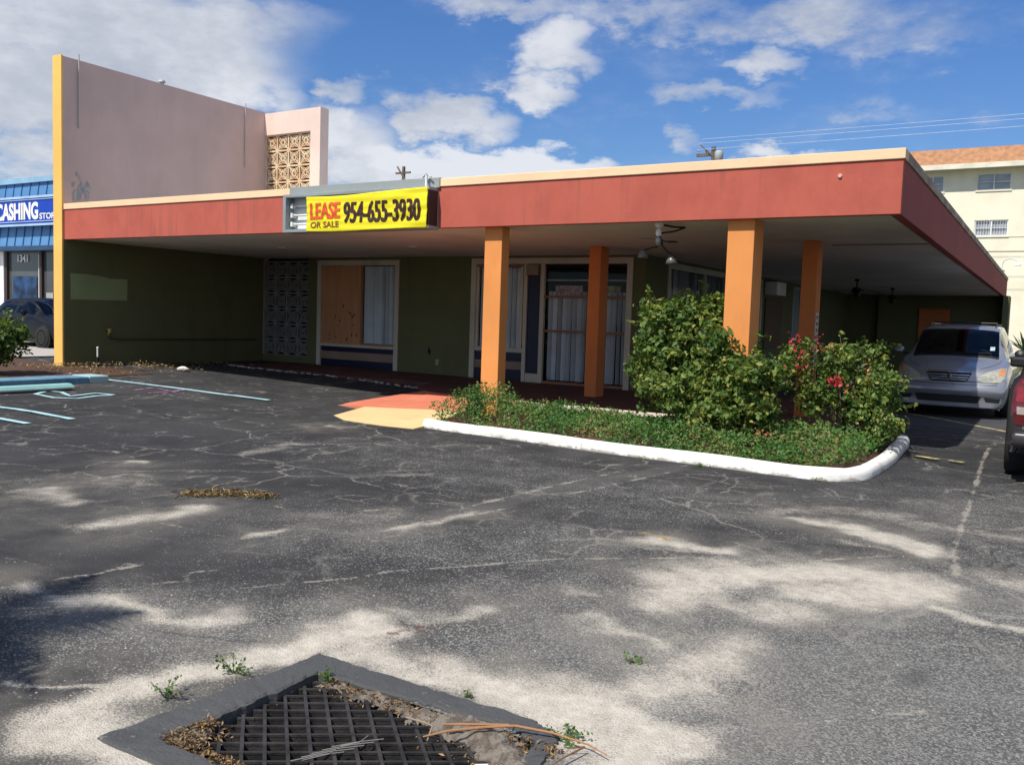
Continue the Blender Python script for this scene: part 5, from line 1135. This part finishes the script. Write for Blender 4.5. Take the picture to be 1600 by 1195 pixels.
for P_ in ([(.60, .40), (.86, .385), (.84, .31), (.63, .325)], mir([(.60, .40), (.86, .385), (.84, .31), (.63, .325)])): fr(P_, 'side_intake', BLACKM, off=.006)
fr([(-.86, .205), (.86, .205), (.86, .18), (-.86, .18)], 'chin', DKTRIM, off=.004)
fr([(-.9, .622), (.9, .622), (.9, .63), (-.9, .63)], 'bumper_seam', DKTRIM, off=.003)
# hood shut line, cowl and wipers, roof rack, mirrors, inside
def top_line(pts, name, wd, matl, T, bvh, lift=.006):
    P_ = []
    for x, y in pts: h_ = bvh.ray_cast(Vector((x, y, 4)), Vector((0, 0, -1)))[0]; P_.append((x, y, h_.z+lift))
    return MB().tube(P_, wd, 6).build(name, matl, T)
top_line([(x, 1.09+.20*(abs(x)/.98)**2.6*.1, ) for x in np.linspace(-.74, .74, 15)], 'cowl', .022, BLACKM, V, bv)
top_line([(-.55, 1.17), (-.25, 1.20), (.1, 1.22)], 'wiper', .009, BLACKM, V, bv, .012); top_line([(.0, 1.17), (.3, 1.20), (.62, 1.24)], 'wiper', .009, BLACKM, V, bv, .012)
for s_ in (1, -1):
    top_line([(s_*(.80-.30*u**1.5), 1.05-.80*u) for u in np.linspace(0, 1, 14)], 'hood_gap', .004, DKTRIM, V, bv, .001)
    top_line([(s_*(.50-.12*u), .95-.62*u) for u in np.linspace(0, 1, 12)], 'hood_crease', .006, SILV, V, bv, -.001)
for s_ in (1, -1): MB().tube([(s_*.60, 2.3, 1.69), (s_*.61, 2.5, 1.745), (s_*.61, 4.3, 1.755), (s_*.60, 4.45, 1.70)], .014, 8).build('roof_rail', DKTRIM, V)
MB().tube([(-.60, 2.9, 1.78), (.60, 2.9, 1.78)], .014, 8).build('roof_bar', DKTRIM, V)
for s_ in (1, -1):
    mm = MB().lathe([(.0, -.05), (.06, -.045), (.085, -.01), (.08, .03), (.0, .035)], (0, 0, 0), 20, 'y')
    mm.v = [(s_*1.09+x*1.3, 1.72+y, 1.19+z*.95) for x, y, z in mm.v]; M1 = mm.build('mirror', SILV if s_ == -1 else DKTRIM, V, 0, True)
    MB().tube([(s_*.90, 1.74, 1.11), (s_*1.02, 1.73, 1.13)], .022, 8).build('mirror_arm', DKTRIM, M1)
    for yy in (1.0, 3.95): wheel(V, s_*.87, yy, .335, .23, s_)
decal(bv, [(.0, 0)]*0 or [(.58, 1.24), (.66, 1.24), (.66, 1.31), (.58, 1.31)], 'windshield_sticker', mat('pale_sticker', (.35, .5, .52), .6), V, (0, 1, 0), off=.004)
MB().box(-.13, .02, 1.86, 1.88, 1.50, 1.55).build('inside_mirror', DKTRIM, V, .01)
MB().tube([(.40+.18*math.cos(a), 1.95+.05*math.sin(a), 1.06+.17*math.sin(a)) for a in np.linspace(0, 2*math.pi, 25)], .014, 6).build('steering_wheel', mat('grey_wheel', (.12, .12, .13), .5), V)
MB().box(-.80, .80, 1.35, 1.9, .80, 1.05).build('dashboard', mat('dash', (.05, .05, .055), .7), V, .04)
for x in (-.42, .42): MB().box(x-.25, x+.25, 2.55, 2.72, .55, 1.25).box(x-.13, x+.13, 2.6, 2.69, 1.26, 1.45).build('seat', mat('seat_cloth', (.10, .10, .105), .9), V, .04)
MB().box(-.84, .84, .2, 4.9, .19, .25).build('underbody', BLACKM, V)
# ---- dark sport utility at the right edge, rear towards the camera
U = thing('dark_suv', 'dark bronze SUV cut by the right frame edge, red tail light towards the camera', 'SUV', (.585, 15.42, 0), rz=math.pi)
BRNZ = car_paint('dark_bronze_paint', (.055, .05, .05), .5)
uk = [(0, .80, .55, .72, .70, .84, .32), (.08, .98, .62, .88, .80, .92, .28), (1.3, 1.14, .72, 1.06, .87, .955, .28), (1.45, 1.2, .70, 1.09, .88, .96, .28), (2.05, 1.70, .64, 1.12, .88, .96, .28), (2.5, 1.77, .63, 1.12, .88, .96, .28), (4.2, 1.77, .62, 1.13, .87, .955, .28), (4.5, 1.70, .60, 1.13, .86, .95, .30), (4.68, 1.30, .62, 1.10, .84, .945, .34), (4.75, .90, .62, .82, .80, .93, .40)]
ob2, bu = car_shell(U, uk, BRNZ, CARGLASS, (1.47, 2.03), [(1.9, 2.7), (2.8, 3.5), (3.6, 4.25)], None, kf=.2, kr=.13)
rr_ = lambda P, n, m_, parent=U, **k: decal(bu, P, n, m_, parent, (0, -1, 0), **k)
tl = [(.66, .62), (.87, .62), (.915, .80), (.90, 1.0), (.82, 1.16), (.68, 1.20)]
for P_ in (tl, mir(tl)):
    s_ = 1 if P_ is tl else -1; a = rr_(P_, 'tail_light', REDL, off=.012)
    for q_, n_, m_ in (([(.72, .86), (.88, .86), (.87, 1.02), (.73, 1.02)], 'brake_lamp', REDB), ([(.76, .73), (.86, .73), (.865, .81), (.76, .81)], 'reverse_lamp', CLEARR), ([(.71, 1.06), (.84, 1.06), (.79, 1.14), (.71, 1.15)], 'upper_lamp', REDB)):
        rr_(q_ if s_ == 1 else mir(q_), n_, m_, a, off=.018)
MB().box(-.90, .90, 4.70, 4.86, .40, .56).build('rear_bumper', BRNZ, U, .05, True, 3); rr_([(-.80, .575), (.80, .575), (.80, .61), (-.80, .61)], 'bumper_strip', CHROME, off=.03)
rr_([(-.58, 1.20), (.58, 1.20), (.52, 1.58), (-.52, 1.58)], 'rear_window', CARGLASS, off=.008)
rr_([(-.27, .78), (.27, .78), (.27, .94), (-.27, .94)], 'plate_recess', DKTRIM, off=.01)
for s_ in (1, -1):
    for yy in (.95, 3.9): wheel(U, s_*.84, yy, .37, .25, s_)
    MB().box(min(s_*.86, s_*1.06), max(s_*.86, s_*1.06), 1.5, 1.6, 1.13, 1.27).build('mirror', DKTRIM, U, .035, False, 3)
MB().box(-.80, .80, .2, 4.55, .30, .36).build('underbody', BLACKM, U)
# ---- dark sedan in front of the blue shop
Cc = thing('dark_sedan', 'dark sedan parked in front of the blue shop', 'sedan', (-22.95, 14.95, .27), rz=math.pi/2)
NAVYP = car_paint('dark_navy_paint', (.009, .009, .011), .1); NAVYP.node_tree.nodes['Principled BSDF'].inputs['Coat Weight'].default_value = .08; NAVYP.node_tree.nodes['Principled BSDF'].inputs['Specular IOR Level'].default_value = .2
ck = [(0, .62, .45, .56, .66, .80, .20), (.08, .72, .55, .66, .74, .86, .18), (1.0, .90, .66, .84, .80, .90, .18), (1.15, .95, .62, .88, .81, .90, .18), (1.9, 1.36, .56, .92, .81, .90, .18), (2.3, 1.43, .55, .93, .81, .90, .18), (3.2, 1.40, .55, .94, .81, .90, .18), (3.9, 1.08, .60, .95, .80, .90, .2), (4.6, 1.0, .6, .92, .76, .86, .25), (4.7, .8, .55, .75, .72, .8, .3)]
objc, bc = car_shell(Cc, ck, NAVYP, CARGLASS, (1.2, 1.88), [(1.5, 2.4), (2.5, 3.4)], (3.3, 3.85), kf=.22)
for s_ in (1, -1):
    for yy in (.92, 3.65): wheel(Cc, s_*.83, yy, .32, .2, s_, 6)
    for yy in (.92, 3.65):
        MB().lathe([(.375, 0), (.375, .004)], (s_*.899, yy, .33), 28, 'x').build('wheel_arch', BLACKM, Cc)
    MB().lathe([(0, -.05), (.07, -.04), (.09, 0), (0, .04)], (s_*.98, 1.7, 1.0), 16, 'y').build('mirror', NAVYP, Cc, 0, True)
hd = [(.45, .60), (.75, .58), (.80, .68), (.5, .70)]
for P_ in (hd, mir(hd)): decal(bc, P_, 'headlight', LENS, Cc, (0, 1, 0), off=.006)
MB().box(-.75, .75, .2, 4.5, .19, .24).build('underbody', BLACKM, Cc)

# ================================================================ blue shop on the left
SH = thing('blue_shop', 'shop with blue standing seam metal awning and dark glass front beyond the yellow fin', 'building', (-33, 17, .28)); SH.location = (0, 0, 0)
BLUEM = stained('blue_metal', (.095, .245, .46), (.07, .18, .36), .4, (1, 1, 1)); BLUEM.node_tree.nodes['Principled BSDF'].inputs['Roughness'].default_value = .45
BLUED = mat('blue_seam', (.03, .12, .30), .5)
x0s, x1s, ys_ = -46., -21., 17.
MB().box(x0s, x1s, ys_+.5, 30, .2, 5.2).build('wall', mat('shop_wall', (.55, .54, .52), .8), SH)
MB().add([(x0s, ys_, 3.45), (x1s, ys_, 3.45), (x1s, ys_+.30, 5.62), (x0s, ys_+.30, 5.62)], [(0, 1, 2, 3)]).box(x0s, x1s, ys_+.31, ys_+.6, 3.45, 5.6).build('awning', BLUEM, SH)
mb = MB(); n = int((x1s-x0s)/.5)
for k in range(n): x = x0s+k*.5; mb.add([(x+a, ys_-.025*b_+(.30 if c_ else 0), 5.60 if c_ else 3.46) for c_ in (0, 1) for a, b_ in ((0, 0), (0, 1), (.035, 1), (.035, 0))], [(0, 1, 5, 4), (1, 2, 6, 5), (2, 3, 7, 6)])
mb.build('seams', BLUED, SH)
MB().box(x0s-.05, x1s+.05, ys_+.20, ys_+.65, 5.60, 5.78).build('ridge_trim', mat('pale_blue_trim', (.26, .44, .58), .5), SH)
MB().box(x0s, x1s, ys_-.04, ys_+.4, 3.30, 3.45).build('awning_edge', mat('dark_blue_trim', (.03, .07, .14), .5), SH)
SG = MB().box(-38, -24, ys_-.16, ys_+.02, 4.16, 5.0).build('sign_panel', mat('royal_blue_panel', (.008, .055, .42), .4, var=.08), SH)
LB = mat('pale_blue_stripe', (.40, .55, .72), .5)
for z, h_ in ((5.0, .07), (4.94, .02), (4.22, .025), (4.09, .07)): MB().box(-38, -24, ys_-.19, ys_-.158, z, z+h_).build('stripe', LB, SG)
text_mesh('CASHING', .74, 'sign_lettering', WHITE, SG, (-31.30, ys_-.17, 4.33), (R(90), 0, 0), sx=2.52, offset=.028, extrude=.006)
text_mesh('STORE', .27, 'small_lettering', WHITE, SG, (-28.70, ys_-.17, 4.30), (R(90), 0, 0), sx=1.05, offset=.006, extrude=.006)
DG = mat('dark_shop_glass', (.07, .075, .08), .12, spec=.6, var=.25, vscale=.5); FRD = mat('dark_shop_frame', (.05, .035, .03), .5)
MB().box(-31.74, -22, ys_+.42, ys_+.495, .4, 3.3).build('shop_window', DG, SH)
MB().box(-34, -31.75, ys_+.30, ys_+.49, .25, 3.3).build('white_pier', mat('white_render', (.8, .79, .76), .8), SH)
for x in (-31.74, -29.60, -26.8, -24.6): MB().box(x, x+.14, ys_+.33, ys_+.415, .3, 3.3).build('window_post', FRD, SH)
MB().box(-29.70, -29.62, ys_+.36, ys_+.41, 1.2, 3.2).build('pale_post', mat('pale_post', (.5, .47, .42), .6), SH)
MB().box(-31.6, -29.7, ys_+.36, ys_+.41, 1.18, 1.25).build('sill', LB, SH)
MB().box(-31.3, -29.85, ys_+.395, ys_+.41, 1.35, 2.45).build('blue_poster', mat('blue_poster', (.015, .045, .11), .5, var=.7, vscale=3), SH)
MB().box(-29.3, -28.9, ys_+.395, ys_+.41, 1.45, 1.9).build('white_notice', mat('notice_white', (.35, .36, .36), .6), SH)
MB().box(-33, -21, ys_+.41, ys_+.49, .25, .9).build('bulkhead', mat('brown_bulkhead', (.10, .04, .03), .7), SH)
text_mesh('1341', .34, 'street_number', WHITE, SH, (-31.0, ys_+.385, 2.95), (R(90), 0, 0), sx=.62, offset=.006, extrude=.004)

# ================================================================ apartment block behind
AP = thing('apartment_block', 'cream three storey apartment block with orange shingle roof behind the canopy', 'building', (0, 55, 0)); AP.location = (0, 0, 0)
CRM = stained('cream_stucco', (.85, .79, .61), (.78, .71, .52), .4, (.5, .5, .3), bump=.1); AX0, AX1, AY = -9.0, 26., 55.
wins = []
for i, x in enumerate(np.arange(-6.95, 25, 2.92)):
    for z in (9.34, 7.72, 4.6, 1.5):
        pass
cols_ = [(-6.9, -5.75), (-4.10, -2.47), (.0, 1.5), (3.4, 5.0), (6.8, 8.4), (10.2, 11.8), (14, 15.6), (18, 19.6)]
for (a, b_) in cols_:
    for z0_, z1_ in ((9.34, 10.22), (6.86, 7.72), (4.1, 5.0), (1.2, 2.1)): wins.append((a, b_, z0_, z1_))
wall_y('wall', AX0, AX1, 0, 10.62, wins, AY, AY+.25, CRM, AP)
MB().box(AX0, AX0+.2, AY+.25, AY+12, 0, 10.62).box(AX1-.2, AX1, AY+.25, AY+12, 0, 10.62).box(AX0, AX1, AY+12, AY+12.2, 0, 10.62).build('outer_wall', CRM, AP)
MB().box(AX0+.3, AX1-.3, AY+.9, AY+1.0, 0, 10.5).build('room_back', mat('room_dim', (.10, .10, .11), .9), AP)
SHG = mat('orange_shingle', (.38, .195, .10), .9, var=.2, vscale=4, bump=.6, bscale=12)
MB().add([(AX0-.9, AY-.7, 10.66), (AX1+.7, AY-.7, 10.66), (AX1+.3, AY+.25, 11.72), (AX0-.4, AY+.25, 11.72), (AX0-.9, AY+13, 10.66), (AX1+.7, AY+13, 10.66), (AX0-.4, AY+12, 11.72), (AX1+.3, AY+12, 11.72)],
         [(0, 1, 2, 3), (0, 3, 6, 4), (1, 5, 7, 2), (2, 7, 6, 3), (4, 6, 7, 5)]).build('roof', SHG, AP)
MB().box(AX0-.95, AX1+.75, AY-.78, AY-.66, 10.45, 10.72).box(AX0-.9, AX1+.7, AY-.66, AY+.2, 10.60, 10.65).build('eave', mat('eave_white', (.72, .68, .55), .7), AP)
GLA = mat('grey_window_glass', (.34, .37, .40), .12, spec=.7, var=.2, vscale=2)
for (a, b_, z0_, z1_) in wins:
    wf = MB().box(a, a+.05, AY+.05, AY+.14, z0_, z1_).box(b_-.05, b_, AY+.05, AY+.14, z0_, z1_).box(a+.05, b_-.05, AY+.05, AY+.14, z1_-.05, z1_).box(a+.05, b_-.05, AY+.05, AY+.14, z0_, z0_+.05).box((a+b_)/2-.03, (a+b_)/2+.03, AY+.05, AY+.14, z0_+.05, z1_-.05).box(a+.05, b_-.05, AY+.06, AY+.13, (z0_+z1_)/2-.02, (z0_+z1_)/2+.02).build('window', WHITE, AP)
    MB().box(a+.05, b_-.05, AY+.15, AY+.16, z0_+.05, z1_-.05).build('pane', GLA, wf)
    MB().box(a-.06, b_+.06, AY-.05, AY+.0, z0_-.08, z0_).build('sill', CRM, wf)
    if z0_ < 9:
        mb = MB()
        for k in range(int((b_-a)/.13)): mb.box(a+.07+k*.13, a+.095+k*.13, AY-.03, AY-.01, z0_+.02, z1_-.02)
        mb.build('window_bars', mat('bar_white', (.55, .56, .58), .5), wf)
MB().box(AX0, AX1, AY-.02, AY-.001, 6.0, 6.05).box(AX0, AX1, AY-.02, AY-.001, 6.78, 6.80).build('stucco_joint', mat('joint', (.45, .38, .25), .8), AP)
# little gooseneck lamp behind the canopy's far end, palm plant by the block
GL = thing('gooseneck_lamp', 'small white gooseneck lamp over the far end of the canopy', 'lamp', (-2.1, 44, 0))
MB().tube([(0, 0, 0), (0, 0, 4.55), (.08, -.02, 4.75), (.32, -.05, 4.82), (.55, -.08, 4.74), (.6, -.08, 4.62)], .03, 8).build('arm', WHITE, GL)
MB().lathe([(.03, 0), (.13, -.08), (.14, -.13), (0, -.12)], (.6, -.08, 4.63), 14).build('lamp_shade', WHITE, GL)
PL = thing('fan_palm', 'small palm growing beyond the minivan against the cream block', 'palm', (-1.05, 44.5, 0))
MB().tube([(0, 0, 0), (.02, 0, .8)], .10, 10).build('trunk', BARK, PL)
mb = MB()
for k in range(34):
    a = random.uniform(0, 6.28); t_ = random.uniform(.3, 1.4); L = random.uniform(.7, 1.1); d = Vector((math.cos(a)*math.cos(t_), math.sin(a)*math.cos(t_), math.sin(t_))); s_ = d.cross(Vector((0, 0, 1))).normalized()*.05
    p = Vector((0, 0, .8)); mb.add([p, p+d*L*.6+s_, p+d*L-Vector((0, 0, .1)), p+d*L*.6-s_], [(0, 1, 2, 3)])
mb.build('fronds', palmM, PL)
# ================================================================ power poles and wires
PW = mat('weathered_pole', (.17, .13, .10), .9, var=.3)
P1 = thing('power_pole', 'wooden power pole with transformer above the canopy roof', 'power pole', (-17.4, 50, 0))
MB().tube([(0, 0, 0), (0, 0, 11.75)], [.17, .13], 10).build('pole', PW, P1)
MB().box(-1.0, .55, -.08, .08, 11.25, 11.4).box(-.9, .5, -.07, .07, 10.55, 10.68).tube([(-.75, -.1, 11.9), (0, -.1, 11.2)], .05, 6).build('crossarm', PW, P1)
MB().lathe([(.0, 0), (.24, .02), (.25, .7), (.2, .78), (0, .8)], (.36, -.1, 10.7), 16).build('transformer', mat('grey_transformer', (.35, .36, .37), .5), P1, smooth=True)
for x in (-.9, -.45, .5): MB().lathe([(.04, 0), (.07, .05), (.04, .1), (.07, .15), (.0, .2)], (x, -.02, 11.4), 10).build('insulator', mat('insulator_grey', (.4, .36, .33), .4), P1)
P2 = thing('power_pole', 'distant pole with two crossarms beyond the sign cabinet', 'power pole', (-40.1, 50, 0))
MB().tube([(0, 0, 0), (0, 0, 12.0)], [.16, .12], 8).build('pole', PW, P2); MB().box(-.7, .6, -.07, .07, 11.5, 11.62).box(-.3, .9, -.07, .07, 10.95, 11.07).tube([(-.5, -.1, 12.0), (.3, -.1, 10.9)], .06, 6).build('crossarm', PW, P2)
WR = mat('pale_cable', (.55, .6, .68), .5)
for k, (z0_, y_, lb) in enumerate(((12.02, 50, 'lower pale power line running right from the pole'), (12.35, 50.5, 'upper pale power line running right from the pole'), (11.62, 49.8, 'lowest thin power line running right from the pole'))):
    pts = [(x, y_, z0_-.25*math.sin(math.pi*(x+18.3)/50)+.012*(x+18)) for x in np.linspace(-18.3, 32, 30)]
    tag(MB().tube(pts, .010, 5).build('power_line', WR), lb, 'power line', 'power lines from the pole')
P3 = thing('power_pole', 'power pole out of frame on the right that carries the lines', 'power pole', (32, 50, 0)); MB().tube([(0, 0, 0), (0, 0, 12.9)], [.17, .13], 10).build('pole', PW, P3); MB().box(-.9, .9, -.07, .07, 12.3, 12.45).build('crossarm', PW, P3)
